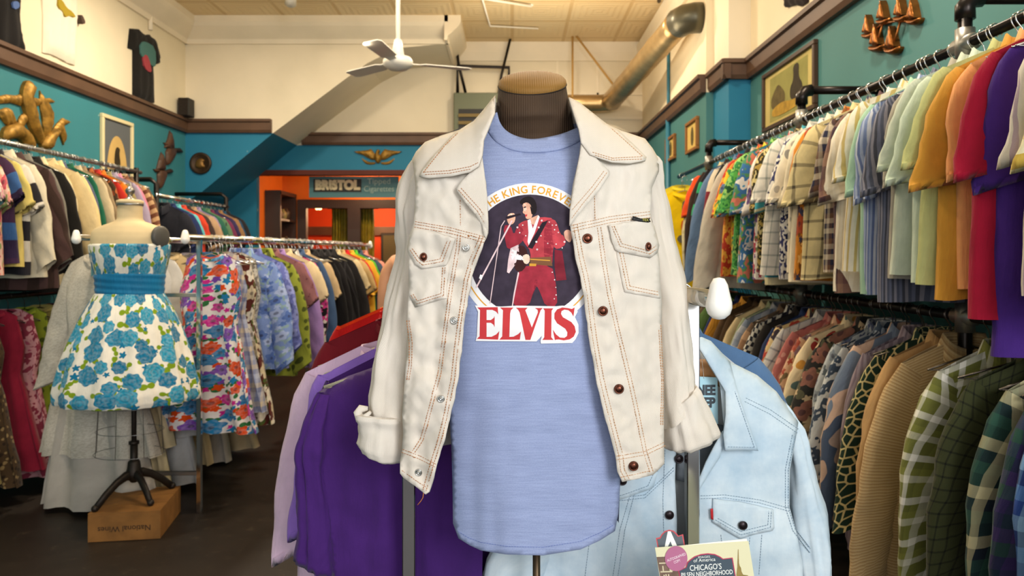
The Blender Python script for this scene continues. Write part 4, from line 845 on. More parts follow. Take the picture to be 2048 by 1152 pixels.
# ---------------------------------------------------------------- chrome rack right behind the mannequin
NX, NY, NG, NZ = -.205, 1.45, .565, 1.366; NX1 = -.42
near = lambda k: (lambda Y: lerp(NX, NX1, (Y - NY) / 1.4) + k * NG)
chrome_rack('chrome double rail rack right behind the mannequin', NX, NY, NX1, 2.85, NG, NZ, (.62, .15), .12, (False, True))
N1 = [('bigtee', 'maroon T-shirt', 'maroon T-shirt', 's #6c1420', 1.96), ('bigtee', 'deep red T-shirt', 'deep red T-shirt', 's #a81420', 2.1), ('bigtee', 'cherry red T-shirt', 'cherry T-shirt', 's #c81c1c', 2.24), ('bigtee', 'orange red T-shirt', 'orange red T-shirt', 's #d83c14', 2.4), ('bigtee', 'golden yellow T-shirt', 'golden T-shirt', 's #e8a014', 2.56)]
row(N1, NX, NZ, 'on the chrome rack behind the mannequin', 'T-shirts on the near chrome rack', -1, .06, 1.0, near(0), mat('pale_hanger', 'd8ccb0', .3, .5), .01)
for d_, s_, f2, y_, k_, dx in (('second dark purple T-shirt from the front', 'second purple T-shirt', 's #3c1c60', 1.615, .94, .02), ('lavender T-shirt', 'lavender T-shirt', 's #8f6cc8', 1.72, .97, .0), ('pale pink lilac T-shirt', 'pink lilac T-shirt', 's #d8bcd4', 1.82, 1.06, -.03)):
    hang('bigtee', d_, s_, f2, near(0)(y_) + dx, y_, NZ, 'on the chrome rack behind the mannequin', None if y_ < 1.7 else 'two purple T-shirts', 'T-shirts on the near chrome rack', .1, k_, mat('pale_hanger', 'd8ccb0'), drop=.05)
N2 = [('coat', 'mid blue denim jacket', 'mid blue jacket', 's #54749c', 1.66), ('coat', 'grey blue washed denim jacket', 'washed jacket', 's #7c98a8', 1.74), ('coat', 'dark grey denim jacket', 'dark grey jacket', 's #5c6068', 1.82), ('coat', 'tan corduroy collared jacket', 'tan jacket', 's #a48c64', 1.9), ('coat', 'bright blue denim jacket', 'bright blue jacket', 's #3c62a0', 2.0), ('coat', 'indigo denim jacket', 'indigo jacket', 's #34508c', 2.12), ('coat', 'navy denim jacket', 'navy jacket', 's #2c4478', 2.28)]
row(N2, NX + NG, NZ, 'behind the pale denim jacket on the chrome rack', 'denim jackets on the near chrome rack', 1, 0, 1.06, near(1))

# bare hangers pushed in among the clothes
def spare(n, y0, y1, xf, Z, where, hm=None):
    for i in range(n):
        y = lerp(y0, y1, (i + .5 + .35 * math.sin(i * 5.3)) / n); h = put('wire_hanger', HANG, hm or CHROME); h.location = (xf(y), y, Z); h.rotation_euler = (0, 0, random.uniform(-.15, .15))
        tag(h, 'bare wire hanger pushed in among the clothes ' + where, 'hanger', 'bare hangers ' + where)
spare(34, 1.7, 5.2, lambda y: XP, ZU, 'on the upper pipe rail')
spare(22, 1.7, 4.9, lambda y: XP, ZL, 'on the lower pipe rail', mat('dark_hanger_metal', '6c6660'))
spare(26, 4.2, 7.0, mid(1), MZ, 'on the rear chrome rail')
spare(16, 4.3, 5.9, lambda y: XA, 2.13, 'on the rail below the golden geese')
# ================================================================ the mannequin in front: torso, T-shirt, white denim jacket
PXM = 1.3 / F
def torso(px, py):
    W = interp([(200, 118), (250, 135), (300, 200), (350, 240), (450, 262), (700, 235), (900, 208), (1110, 196)], py)
    B = interp([(200, .045), (250, .055), (300, .088), (360, .118), (450, .13), (700, .12), (1110, .115)], py)
    u = min(.985, abs(px - 1068) / W)
    return 1.40 - B * math.sqrt(1 - u * u)
def shirt_d(px, py):
    k = max(0, min(1, (py - 620) / 400))
    return torso(px, py) + k * (.006 * math.sin((px - 1068) / 33 + 1.2 * nz(py / 160, 3)) + .004 * nz(px / 30, py / 240, 7)) + .0022 * nz(px / 90, py / 22, 2) + .002 * nz(px / 40, py / 40, 4)
YS_ = [(814, 336), (829, 305), (850, 284), (884, 270), (918, 259), (947, 242), (967, 219), (996, 180), (1066, 170), (1134, 187), (1157, 203), (1190, 229), (1213, 248), (1243, 261), (1290, 277), (1305, 296), (1323, 340)]
def jack_base(px, py):
    u = min(.99, abs(px - 1066) / 322)
    d = 1.40 - .120 * math.sqrt(1 - u * u) - .022
    d += .085 * math.exp(-max(0, py - interp(YS_, px)) / 30) + .05 * max(0, min(1, (245 - py) / 60))
    return d
def pucker(px, py):
    xe = interp([(476, 972), (562, 941), (656, 927), (760, 915), (840, 899), (930, 873), (985, 858)], py) if px < 1066 else interp([(450, 1140), (553, 1161), (680, 1179), (793, 1201), (885, 1224), (965, 1245)], py)
    d = abs(px - xe); s = (px - xe) * (-1 if px < 1066 else 1)
    if s < 0 or s > 70 or py < 470: return 0
    w = math.exp(-((s - 33) / 16) ** 2)
    return (.0034 if px < 1066 else .0022) * w * math.sin(py / 6.5 + 3 * nz(px / 30, py / 40)) + .0016 * math.exp(-((s - 56) / 4) ** 2) + .0012 * math.exp(-((s - 17) / 3) ** 2)
def jack_d(px, py):
    k = max(0, min(1, (py - 250) / 120)); L = 1 if px < 1066 else .7
    return jack_base(px, py) + k * L * (.012 * nz(px / 50, py / 120, 1) + .009 * nz(px / 22, py / 50, 5) + .0055 * nz(px / 12, py / 24, 9)) + k * pucker(px, py)

def panel(name, mats, parent, poly, dfn, off=0., step=9, rim=.0028, sm=0, stitches=(), k=.0009, lift=None, width=.95):
    """cloth cut to an outline and laid over a curved body"""
    if sm: poly = smooth_poly(poly, sm)
    vs, fs = fill(poly, step)
    D = lambda x, y: dfn(x, y) - off - (lift(x, y) if lift else 0)
    P = [at(x, y, D(x, y)) for x, y in vs]; fs = [tuple(reversed(f)) for f in fs]
    f = fs[0]; n = (P[f[1]] - P[f[0]]).cross(P[f[2]] - P[f[0]])
    if n.y > 0: fs = [tuple(reversed(f)) for f in fs]
    m = MB(); m.add(P, fs, 0, [(x * k, -y * k) for x, y in vs])
    if stitches:
        for path in stitches:
            run = 0
            for a, b in zip(path, path[1:]):
                L = math.hypot(b[0] - a[0], b[1] - a[1]); dx, dy = (b[0] - a[0]) / L, (b[1] - a[1]) / L; t = -run
                while t < L:
                    t0, t1 = max(t, 0), min(t + 3.6, L)
                    if t1 > t0 + .5:
                        q = []
                        for tt, w in ((t0, -1), (t0, 1), (t1, 1), (t1, -1)):
                            x, y = a[0] + dx * tt - dy * w * .5 * width, a[1] + dy * tt + dx * w * .5 * width
                            q.append(at(x, y, D(x, y) - .0012))
                        m.add(q, [(0, 1, 2, 3)], 1, None, False)
                    t += 5.4
                run = L - t if False else 0
    o = m.build(name, mats, parent)
    if rim:
        s = o.modifiers.new('thickness', 'SOLIDIFY'); s.thickness = rim; s.offset = -1
    return o
def ring_tube(name, mats, parent, rings, n=32, wr=.004, seed=0, k=1.0, cap=None, wf=(7, 9), rim=0):
    """tube through rings given by their two silhouette points"""
    m = MB(); M = len(rings); run = 0; prev = None; UV = []
    for j, (L, R, Y, ratio, tilt) in enumerate(rings):
        a, b = at(L[0], L[1], Y), at(R[0], R[1], Y); c = (a + b) / 2; h = (b - a) / 2
        d = V((0, math.cos(tilt), math.sin(tilt))) * h.length * ratio
        if prev is not None: run += (c - prev).length
        prev = c
        for i in range(n):
            q = 2 * PI * i / n; p = c + h * math.cos(q) + d * math.sin(q); w = wr * (1.1 * nz(math.cos(q) * 3.2 + seed, run * 3.0, math.sin(q) * 3.2 + seed) + nz(q * 1.2 + seed, run * wf[0], seed) + .6 * nz(math.cos(q) * 3, run * wf[1] * 2.4, seed + 3))
            m.v.append(p + (p - c).normalized() * w * min(1, j / 2))
        UV.append([(2 * PI * h.length * i / n, -run) for i in range(n + 1)])
    for j in range(M - 1):
        for i in range(n):
            q = (i + 1) % n; m.f.append([j * n + i, (j + 1) * n + i, (j + 1) * n + q, j * n + q]); m.m.append(0); m.sm.append(True); m.uv.append([UV[j][i], UV[j + 1][i], UV[j + 1][i + 1], UV[j][i + 1]])
    o = m.build(name, mats, parent, fixn=True)
    if rim: s = o.modifiers.new('thickness', 'SOLIDIFY'); s.thickness = rim; s.offset = -1
    return o
def refine(rings, k):
    out = []
    for a, b in zip(rings, rings[1:]):
        for j in range(k):
            t = j / k; out.append(tuple((lerp(a[q][0], b[q][0], t), lerp(a[q][1], b[q][1], t)) for q in (0, 1)) + tuple(lerp(a[q], b[q], t) for q in (2, 3, 4)))
    return out + [rings[-1]]

# --- torso form
t = NT('brown_ribbed_jersey', .75, 0, .3); o_ = t.coord('Object'); x, y, z = t.sep(o_)
rib = t.math('SINE', t.math('MULTIPLY', x, 1500)); nn = t.noise(o_, 9, 4)
t.col(t.mix(nn, lin('2c2018'), lin('5a4430'))); t.bump(rib, .35, .0012); JERSEY = t.mat
t = NT('ochre_worn_jersey', .7, 0, .3); o_ = t.coord('Object'); x, y, z = t.sep(o_)
t.col(t.mix(t.noise(o_, 8, 4), lin('6a4a20'), lin('9a7236'))); t.bump(t.math('SINE', t.math('MULTIPLY', x, 1500)), .25, .001); CAPM = t.mat
form = thing('mannequin_torso', 'brown jersey covered torso form with a flat neck top wearing the white denim jacket', 'mannequin', (at(1068, 0, 1.4).x, 1.40, 0))
T = math.radians(28)
nk = [((997, 172), (1132, 167), 1.395, 1, T), ((996, 182), (1133, 177), 1.396, 1, T * .9), ((994, 205), (1137, 200), 1.398, .99, T * .6), ((992, 236), (1143, 228), 1.40, .97, T * .3), ((990, 258), (1147, 253), 1.405, .86, 0), ((978, 285), (1158, 283), 1.41, .66, 0), ((930, 318), (1206, 318), 1.41, .42, 0), ((895, 360), (1240, 360), 1.41, .45, 0), ((880, 440), (1256, 440), 1.40, .55, 0), ((895, 600), (1240, 600), 1.40, .6, 0), ((925, 800), (1212, 800), 1.40, .62, 0), ((925, 1040), (1212, 1040), 1.40, .6, 0), ((1060, 1050), (1080, 1050), 1.40, 1, 0)]
ring_tube('torso', JERSEY, form, refine(nk, 3), 40, 0)
cp = []
for r, dz in ((1.0, -.003), (1.015, 0), (1.0, .005), (.93, .010), (.75, .014), (.45, .017), (.12, .018), (.01, .018)):
    cp.append((r, dz))
a, b = at(997, 172, 1.395), at(1132, 167, 1.395); c_ = (a + b) / 2; R_ = Matrix.Rotation(T, 3, 'X') @ Matrix.Rotation(-.037, 3, 'Y'); r_ = (b - a).length / 2
m = MB(); m.lathe([(q[0] * r_, q[1]) for q in cp], c_ + V((0, 0, .001)), 40, 0, R_, caps=False); m.build('neck_cap', CAPM, form)
m = MB(); pts = [c_ + R_ @ V((r_ * 1.012 * math.cos(q * PI / 20), r_ * 1.012 * math.sin(q * PI / 20), -.001)) for q in range(41)]; m.tube(pts, .0012, 5); m.build('cap_seam', mat('dark_thread', '1d130c', .8), form)
px_ = at(1073, 0, 1.4).x
m = MB(); m.tube([(px_, 1.40, .02), (px_, 1.40, 1.0)], .0075, 14); m.build('pole', mat('bronze_pole', '5c4c3a', .35, .8), form)
m = MB(); m.lathe([(.0, .03), (.02, .03), (.03, .018), (.15, .010), (.155, 0), (0, 0)], (px_, 1.40, 0), 32, caps=False); m.build('base', BLACKPIPE, form)

# --- heather blue T-shirt
t = NT('heather_blue_jersey', .9, 0, .15); uv = t.coord('UV'); n = t.noise(t.vmath('MULTIPLY', uv, (22, 420, 1)), 1, 3, .6); n2 = t.noise(uv, 420, 2)
c = t.mix(t.ramp(n, [(.3, (0, 0, 0, 1)), (.7, (1, 1, 1, 1))], False), lin('7e8db8'), lin('8f9ec8')); t.col(t.mix(.12, c, n2)); t.bump(n2, .15, .0008); HEATHER = t.mat
tee = thing('heather_tee_shirt', 'heather blue T-shirt with a round concert print worn by the torso form under the jacket', 'T-shirt', (at(1068, 0, 1.35).x, 1.36, at(0, 1110, 1.29).z))
inner = [(994, 224), (999, 245), (1013, 263), (1037, 274), (1064, 279), (1096, 274), (1126, 267), (1155, 255)]
outer = [(976, 262), (984, 275), (996, 286), (1019, 298), (1049, 304), (1084, 304), (1114, 300), (1143, 291), (1162, 280), (1170, 268)]
def soft(pl):
    for _ in range(2): pl = [pl[0]] + [q for a, b in zip(pl, pl[1:]) for q in ((a[0] * .75 + b[0] * .25, a[1] * .75 + b[1] * .25), (a[0] * .25 + b[0] * .75, a[1] * .25 + b[1] * .75))] + [pl[-1]]
    return pl
inner, outer = soft(inner), soft(outer)
tl = [(976, 240), (940, 262), (900, 290), (862, 330), (840, 400), (835, 480), (850, 600), (872, 700), (890, 780), (900, 840), (903, 900), (905, 977), (906, 1047), (917, 1077), (940, 1091), (962, 1101), (1012, 1109), (1086, 1111), (1161, 1099), (1200, 1081), (1230, 1062), (1237, 1027), (1240, 977), (1242, 900), (1246, 820), (1258, 720), (1278, 600), (1292, 480), (1288, 400), (1268, 330), (1230, 290), (1195, 265), (1170, 250)]
hem = [(916, 1063), (935, 1075), (962, 1085), (1012, 1093), (1086, 1095), (1161, 1083), (1200, 1066), (1226, 1051)]
panel('shirt_front', [HEATHER, mat('blue_thread', '6f80b4', .8)], tee, [(976, 240)] + outer + [(1170, 250)] + tl[:0:-1], shirt_d, 0, 9, .0012, 0, [hem])
panel('neck_rib', HEATHER, tee, inner + [(1170, 250), (1175, 262)] + outer[::-1] + [(974, 250), (982, 232)], shirt_d, .0028, 7, .003)
m = MB(); nI = 24; rows = list(range(240, 1040, 40)) + [1046]; 
for y in rows:
    xl = interp([(240, 976), (262, 940), (290, 900), (330, 862), (400, 840), (480, 835), (600, 850), (700, 872), (840, 900), (1098, 912)], y); xr = interp([(240, 1170), (265, 1195), (290, 1230), (330, 1268), (400, 1288), (480, 1292), (600, 1278), (720, 1258), (900, 1242), (1098, 1236)], y)
    a = at(xl, y, shirt_d(xl, y)); b = at(xr, y, shirt_d(xr, y))
    for i in range(nI + 1): q = i / nI; p = lerp(a, b, .5 - .5 * math.cos(PI * q)); m.v.append(V((p.x, p.y + interp([(240, .07), (400, .12), (1100, .12)], y) * math.sin(PI * q), p.z)))
for j in range(len(rows) - 1):
    for i in range(nI): k = j * (nI + 1) + i; m.f.append([k, k + 1, k + nI + 2, k + nI + 1]); m.m.append(0); m.sm.append(True); m.uv.append([(.02 * i, -.03 * j)] * 4)
m.build('shirt_back', HEATHER, tee)

# --- the print
INK = dict(plum='39303f', white='e6e6e8', gold='d9a03c', red='c23a3e', suit='9c2c3c', suit2='b8404a', skin='dca890', skin2='f0cdb8', hair='1c1418', dark='241a24', pale='e4c8cc', belt='7a5236', guitar='3c1c1c', crim='7c2030')
INKM = {k: mat('print_ink_' + k, v, .75, 0, .2, .28 if k in ('suit', 'suit2', 'crim', 'plum', 'skin', 'skin2', 'pale') else 0, 55) for k, v in INK.items()}
z7 = lambda pts: [(930 + x / 3.292, 350 + y / 3.292) for x, y in pts]
def decal(m, poly, level, mi, step=8, sm=0):
    if sm: poly = smooth_poly(poly, sm)
    vs, fs = fill(poly, step); m.add([at(x, y, shirt_d(x, y) - .0009 - .00035 * level) for x, y in vs], fs, mi, None, True)
def circ(cx, cy, r, n=64, a0=0, a1=2 * PI): return [(cx + r * math.sin(a0 + (a1 - a0) * i / n), cy - r * math.cos(a0 + (a1 - a0) * i / n)) for i in range(n + (a1 - a0 < 6.28))]
PC = (1060, 511)
m = MB(); decal(m, circ(*PC, 145)[:64], 0, 0); m.build('print_ring', INKM['white'], tee)
m = MB(); decal(m, circ(*PC, 122)[:64], 1, 0); m.build('print_disc', INKM['plum'], tee)
m = MB()
for a0, a1 in ((1.75, 2.5), (-2.5, -1.75)): decal(m, circ(*PC, 134.5, 24, a0, a1) + circ(*PC, 132, 24, a0, a1)[::-1], 1, 0, 5)
m.build('print_gold_line', INKM['gold'], tee)
def arc_text(s, r, size, a0, a1, level, mt, parent, bold=.0):
    gl = []; tot = 0
    for ch in s:
        if ch == ' ': gl.append((None, .30)); tot += .30; continue
        vs, fs = text2d(ch, 1, bold, 'LEFT'); x0 = min(v[0] for v in vs); w = max(v[0] for v in vs) - x0; gl.append(((vs, fs, x0), w + .12)); tot += w + .12
    k = (a1 - a0) * r / tot; m = MB(); run = 0; k2 = size
    for g_, w in gl:
        if g_:
            vs, fs, x0 = g_; am = a0 + (run + w / 2) * k / r; P = []
            for x, y in vs:
                lx = (x - x0 - (w - .12) / 2) * k; ly = y * k2
                X = PC[0] + math.sin(am) * (r + ly) + math.cos(am) * lx; Y_ = PC[1] - math.cos(am) * (r + ly) + math.sin(am) * lx
                P.append(at(X, Y_, shirt_d(X, Y_) - .0009 - .00035 * level))
            m.add(P, fs, 0, None, False)
        run += w
    m.build('lettering', mt, parent)
arc_text('THE KING FOREVER', 131.5, 21, -.80, .76, 1.5, INKM['gold'], tee, .018)
# the performer, bottom layer first
fig = [('crim', [(590, 490), (640, 500), (668, 690), (600, 697), (590, 600)]), ('suit', [(360, 612), (352, 660), (330, 760), (310, 866), (420, 866), (452, 765), (470, 722), (500, 785), (530, 866), (608, 866), (604, 760), (592, 680), (572, 596), (420, 596)]), ('crim', [(462, 690), (476, 690), (474, 725), (440, 800), (455, 745)]),
       ('pale', [(348, 640), (358, 640), (326, 800), (316, 862), (308, 862), (322, 770)]), ('suit2', [(345, 330), (380, 305), (420, 295), (500, 275), (590, 285), (604, 400), (580, 480), (575, 560), (572, 602), (430, 590), (432, 500), (400, 462), (365, 405)]), ('suit', [(520, 300), (590, 290), (604, 400), (580, 480), (574, 600), (520, 590)]),
       ('suit', [(250, 332), (300, 328), (322, 400), (345, 330), (384, 350), (394, 420), (332, 482), (280, 488), (268, 450)]), ('suit2', [(566, 288), (602, 302), (626, 388), (652, 400), (668, 455), (610, 492), (580, 470)]), ('skin', [(650, 375), (668, 360), (692, 362), (706, 395), (700, 435), (686, 445), (662, 425), (654, 405)]),
       ('skin', [(278, 265), (300, 250), (328, 252), (334, 280), (322, 320), (292, 330), (276, 300)]), ('skin2', [(282, 268), (300, 254), (326, 256), (318, 278), (290, 284)]), ('hair', [(358, 182), (370, 160), (392, 146), (424, 138), (456, 156), (474, 200), (470, 250), (452, 264), (436, 258), (432, 214), (412, 180), (378, 198)]),
       ('skin', [(376, 190), (410, 178), (436, 200), (448, 250), (436, 288), (410, 292), (398, 282), (400, 262), (378, 248), (386, 228)]), ('skin2', [(380, 194), (402, 188), (408, 230), (398, 246), (380, 246), (388, 228)]), ('dark', [(384, 212), (400, 206), (402, 214), (390, 218)]), ('red', [(394, 262), (410, 258), (408, 272), (398, 274)]), ('hair', [(428, 210), (440, 205), (448, 252), (438, 258)]),
       ('skin', [(432, 285), (482, 262), (460, 330), (430, 320)]), ('white', [(412, 298), (430, 290), (446, 352), (482, 264), (492, 276), (458, 382), (420, 462), (412, 440), (418, 380)]), ('dark', [(508, 312), (548, 298), (444, 486), (412, 476)]), ('guitar', [(352, 462), (400, 470), (420, 560), (385, 630), (345, 640), (320, 600), (335, 540)]), ('pale', [(300, 482), (352, 458), (356, 512), (330, 592), (290, 648), (276, 640), (284, 560)]), ('white', [(308, 490), (340, 474), (340, 520), (312, 560), (300, 530)]),
       ('white', [(330, 524), (388, 530), (388, 562), (330, 556)]), ('skin2', [(378, 540), (396, 520), (424, 525), (428, 565), (412, 588), (386, 580)]), ('belt', [(428, 545), (566, 538), (576, 600), (430, 586)]), ('gold', [(424, 582), (470, 584), (468, 600), (424, 600)]), ('gold', [(430, 552), (560, 560), (560, 566), (430, 558)]),
       ('dark', [(268, 282), (275, 272), (362, 252), (370, 262), (280, 290)])]
for cx, cy in ((470, 440), (475, 490), (485, 345), (505, 300), (400, 400), (380, 330), (420, 445), (360, 380), (575, 330), (590, 360), (600, 330), (615, 378), (545, 450), (555, 310), (500, 400), (600, 455), (575, 640), (590, 690), (598, 740), (600, 790), (588, 815), (640, 480), (655, 440), (345, 345)):
    fig.append(('pale' if cx % 10 else 'white', circ(cx, cy, 7 if cy in (440, 490, 345, 300) else 4.5, 7)[:7]))
names = list(INKM); mm = [INKM[k] for k in names]; m = MB()
for i, (k, pl) in enumerate(fig): decal(m, z7(pl), 2 + i * .06, names.index(k), 6, 1 if len(pl) > 5 and k not in ('pale', 'white') else 0)
for a, b, w in (((75, 740), (310, 300), 5), ((165, 845), (238, 338), 3), ((238, 338), (262, 300), 3)):
    L = math.hypot(b[0] - a[0], b[1] - a[1]); nx, ny = -(b[1] - a[1]) / L * w, (b[0] - a[0]) / L * w
    decal(m, z7([(a[0] + nx, a[1] + ny), (b[0] + nx, b[1] + ny), (b[0] - nx, b[1] - ny), (a[0] - nx, a[1] - ny)]), 4.2, names.index('pale'), 6)
decal(m, z7([(92, 680), (100, 655), (118, 660), (110, 690)]), 4.4, names.index('white'), 6)
m.build('performer_print', mm, tee)
m = MB(); decal(m, z7([(65, 858), (240, 866), (340, 860), (600, 864), (640, 860), (690, 864), (728, 860), (742, 900), (724, 935), (747, 985), (748, 1040), (728, 1082), (706, 1106), (500, 1110), (497, 1092), (506, 1060), (470, 1096), (70, 1093), (78, 1060), (86, 900)]), 4.6, 0); m.build('name_backing', INKM['white'], tee)
LET = [[(80, 872), (215, 870), (219, 918), (205, 900), (180, 888), (142, 888), (142, 955), (170, 955), (188, 942), (195, 928), (195, 1002), (188, 986), (170, 973), (142, 973), (142, 1066), (175, 1065), (205, 1050), (226, 1028), (218, 1084), (78, 1079), (96, 1062), (99, 890)],
       [(230, 872), (320, 873), (302, 890), (297, 912), (292, 1066), (320, 1064), (350, 1048), (369, 1030), (361, 1084), (226, 1084), (245, 1062), (250, 890)], [(335, 874), (412, 874), (397, 890), (440, 1004), (480, 905), (478, 888), (460, 876), (512, 876), (498, 890), (430, 1086), (398, 1086), (360, 905), (350, 888)],
       [(514, 878), (582, 878), (570, 893), (568, 1068), (583, 1086), (509, 1086), (522, 1068), (525, 893)], [(722, 872), (714, 932), (700, 906), (680, 890), (655, 886), (636, 896), (632, 914), (644, 936), (700, 968), (722, 996), (730, 1032), (716, 1064), (690, 1082), (650, 1089), (618, 1083), (600, 1084), (592, 1088), (578, 1018), (600, 1050), (625, 1070), (655, 1072), (672, 1060), (674, 1036), (660, 1012), (606, 976), (588, 945), (589, 910), (606, 885), (640, 872), (676, 876), (704, 882)]]
m = MB()
for L_ in LET: decal(m, z7(L_), 5.2, 0, 7)
m.build('name_lettering', INKM['red'], tee)

# --- white denim jacket
t = NT('white_denim', .85, 0, .2); uv = t.coord('UV'); n = t.noise(uv, 7, 5, .6); x, y, _ = t.sep(uv)
tw = t.math('SINE', t.math('MULTIPLY', t.math('ADD', x, t.math('MULTIPLY', y, .5)), 3600)); n3 = t.noise(t.vmath('MULTIPLY', uv, (160, 14, 1)), 1, 2)
c = t.mix(n, lin('c8beb0'), lin('e2dcd4')); c = t.mix(t.math('MULTIPLY', n3, .45), c, lin('cdc4b6')); t.col(c)
t.bump(t.math('ADD', t.math('MULTIPLY', tw, .5), t.noise(uv, 300, 2)), .3, .0008); WDEN = t.mat
STITCH = mat('rust_thread', 'a9744a', .8); PALEST = mat('pale_thread', 'b98f68', .8); COPB = mat('copper_button', '5c3426', .3, .85, .5, .45, 300); SNAP = mat('steel_snap', 'b4b4b0', .22, 1)
jk = thing('white_denim_jacket', 'open white denim jacket with rolled cuffs and rust stitching worn by the torso form', 'jacket', (at(1066, 0, 1.35).x, 1.36, at(0, 987, 1.3).z))
Lfront = [(972, 476), (963, 497), (952, 523), (941, 562), (935, 603), (927, 656), (921, 703), (915, 760), (909, 789), (899, 840), (887, 886), (873, 930), (858, 983)]
Lp = [(990, 190), (988, 224), (978, 248), (966, 279), (964, 310), (969, 347), (974, 388), (975, 430), (974, 466)] + Lfront + [(850, 988), (830, 972), (807, 956), (800, 947), (800, 922), (804, 898), (806, 866), (804, 830), (807, 789), (811, 740), (814, 686), (815, 627), (817, 585), (817, 517), (814, 497), (818, 473), (827, 447), (829, 414), (831, 375), (828, 345), (824, 318), (832, 303), (850, 284), (884, 270), (918, 259), (947, 242), (967, 219), (985, 197)]
def offset_path(path, d):
    out = []
    for i, p in enumerate(path):
        a = path[max(0, i - 1)]; b = path[min(len(path) - 1, i + 1)]; L = math.hypot(b[0] - a[0], b[1] - a[1]); out.append((p[0] - (b[1] - a[1]) / L * d, p[1] + (b[0] - a[0]) / L * d))
    return out
yokeL = [(830, 443), (900, 455), (971, 474)]
plL = [(921, 470), (918, 500), (905, 575), (893, 660), (882, 745), (868, 800), (855, 850), (846, 880), (830, 905)]
wbL = [(805, 899), (840, 912), (873, 929)]
stL = [offset_path(Lfront, 6), offset_path(Lfront, 13), yokeL, offset_path(yokeL, 5), offset_path(yokeL, 11), plL, offset_path(plL, 6), wbL, offset_path(wbL, 6), [(818, 641), (824, 686), (823, 730), (818, 760)], [(813, 641), (818, 686), (818, 730), (813, 760)], [(920, 400), (921, 450)], [(804, 941), (830, 960), (853, 975)]]
pan = panel('front_panel', [WDEN, STITCH], jk, Lp, jack_d, 0, 8, .0035, 0, stL)
Rfront = [(1140, 450), (1142, 464), (1147, 488), (1152, 517), (1161, 553), (1167, 585), (1172, 627), (1179, 680), (1186, 721), (1193, 759), (1201, 793), (1213, 842), (1224, 885), (1231, 912), (1235, 944), (1245, 964)]
Rp = [(1138, 194), (1149, 229), (1159, 258), (1163, 285), (1160, 308), (1151, 352), (1144, 394), (1141, 420)] + Rfront + [(1269, 959), (1306, 950), (1316, 941), (1329, 927), (1328, 885), (1328, 817), (1328, 769), (1326, 720), (1324, 690), (1322, 656), (1324, 632), (1324, 603), (1321, 570), (1319, 538), (1315, 509), (1319, 491), (1312, 464), (1304, 444), (1302, 420), (1304, 376), (1318, 343), (1318, 318), (1305, 296), (1290, 277), (1243, 261), (1213, 248), (1190, 229), (1157, 203)]
yokeR = [(1300, 423), (1220, 433), (1141, 451)]
plR = [(1195, 455), (1204, 520), (1216, 590), (1232, 660), (1247, 720), (1260, 775), (1272, 830), (1287, 905), (1300, 945)]
wbR = [(1328, 885), (1290, 903), (1231, 913)]
inv = lambda p, d: offset_path(p, -d)
stR = [inv(Rfront, 7), inv(Rfront, 15), yokeR, inv(yokeR, 6), inv(yokeR, 12), plR, inv(plR, 7), wbR, inv(wbR, 7), [(1318, 660), (1324, 760), (1322, 850)], [(1322, 650), (1327, 760), (1326, 850)], [(1189, 385), (1190, 440)], [(1242, 955), (1300, 942)]]
panel('front_panel', [WDEN, PALEST], jk, Rp, jack_d, 0, 8, .0035, 0, stR)
# collar leaves and lapels
cL = [(985, 196), (988, 224), (978, 248), (966, 279), (964, 310), (957, 332), (939, 344), (905, 352), (858, 356), (838, 353), (843, 340), (860, 318), (886, 290), (908, 266), (930, 253), (947, 242), (967, 219)]
cR = [(1138, 194), (1149, 229), (1159, 258), (1163, 285), (1181, 309), (1202, 317), (1225, 324), (1261, 326), (1292, 320), (1293, 314), (1267, 288), (1235, 259), (1213, 247), (1190, 229), (1157, 203)]
def leaf_lift(poly_bottom): return lambda x, y: .007 * max(0, min(1, (y - 250) / 90))
panel('collar', [WDEN, STITCH], jk, cL, jack_base, .010, 7, .004, 0, [[(848, 344), (898, 341), (940, 333), (956, 325)], [(850, 349), (900, 346), (940, 338)], [(846, 345), (890, 290), (915, 266)]], lift=leaf_lift(0))
panel('collar', [WDEN, PALEST], jk, cR, jack_base, .010, 7, .004, 0, [[(1283, 313), (1225, 316), (1185, 304)], [(1284, 318), (1225, 320), (1190, 310)], [(1285, 312), (1235, 267), (1222, 256)]], lift=leaf_lift(0))
lL = [(964, 312), (969, 347), (974, 388), (976, 430), (975, 466), (972, 478), (968, 470), (964, 450), (950, 428), (930, 405), (913, 382), (912, 376), (925, 360), (941, 344), (952, 328)]
lR = [(1163, 287), (1160, 308), (1151, 352), (1144, 394), (1140, 420), (1139, 452), (1150, 438), (1172, 412), (1202, 376), (1219, 351), (1219, 342), (1205, 328), (1188, 312), (1176, 300)]
panel('lapel', [WDEN, STITCH], jk, lL, jack_base, .006, 6, .004, 0, [[(917, 380), (935, 400), (955, 422), (970, 448)], [(922, 376), (940, 396), (960, 418), (971, 436)]], lift=lambda x, y: .005 * max(0, min(1, (972 - x) / 40)))
panel('lapel', [WDEN, PALEST], jk, lR, jack_base, .006, 6, .004, 0, [[(1214, 345), (1190, 378), (1165, 408), (1144, 436)], [(1208, 342), (1184, 374), (1158, 404), (1144, 420)]], lift=lambda x, y: .005 * max(0, min(1, (x - 1145) / 50)))
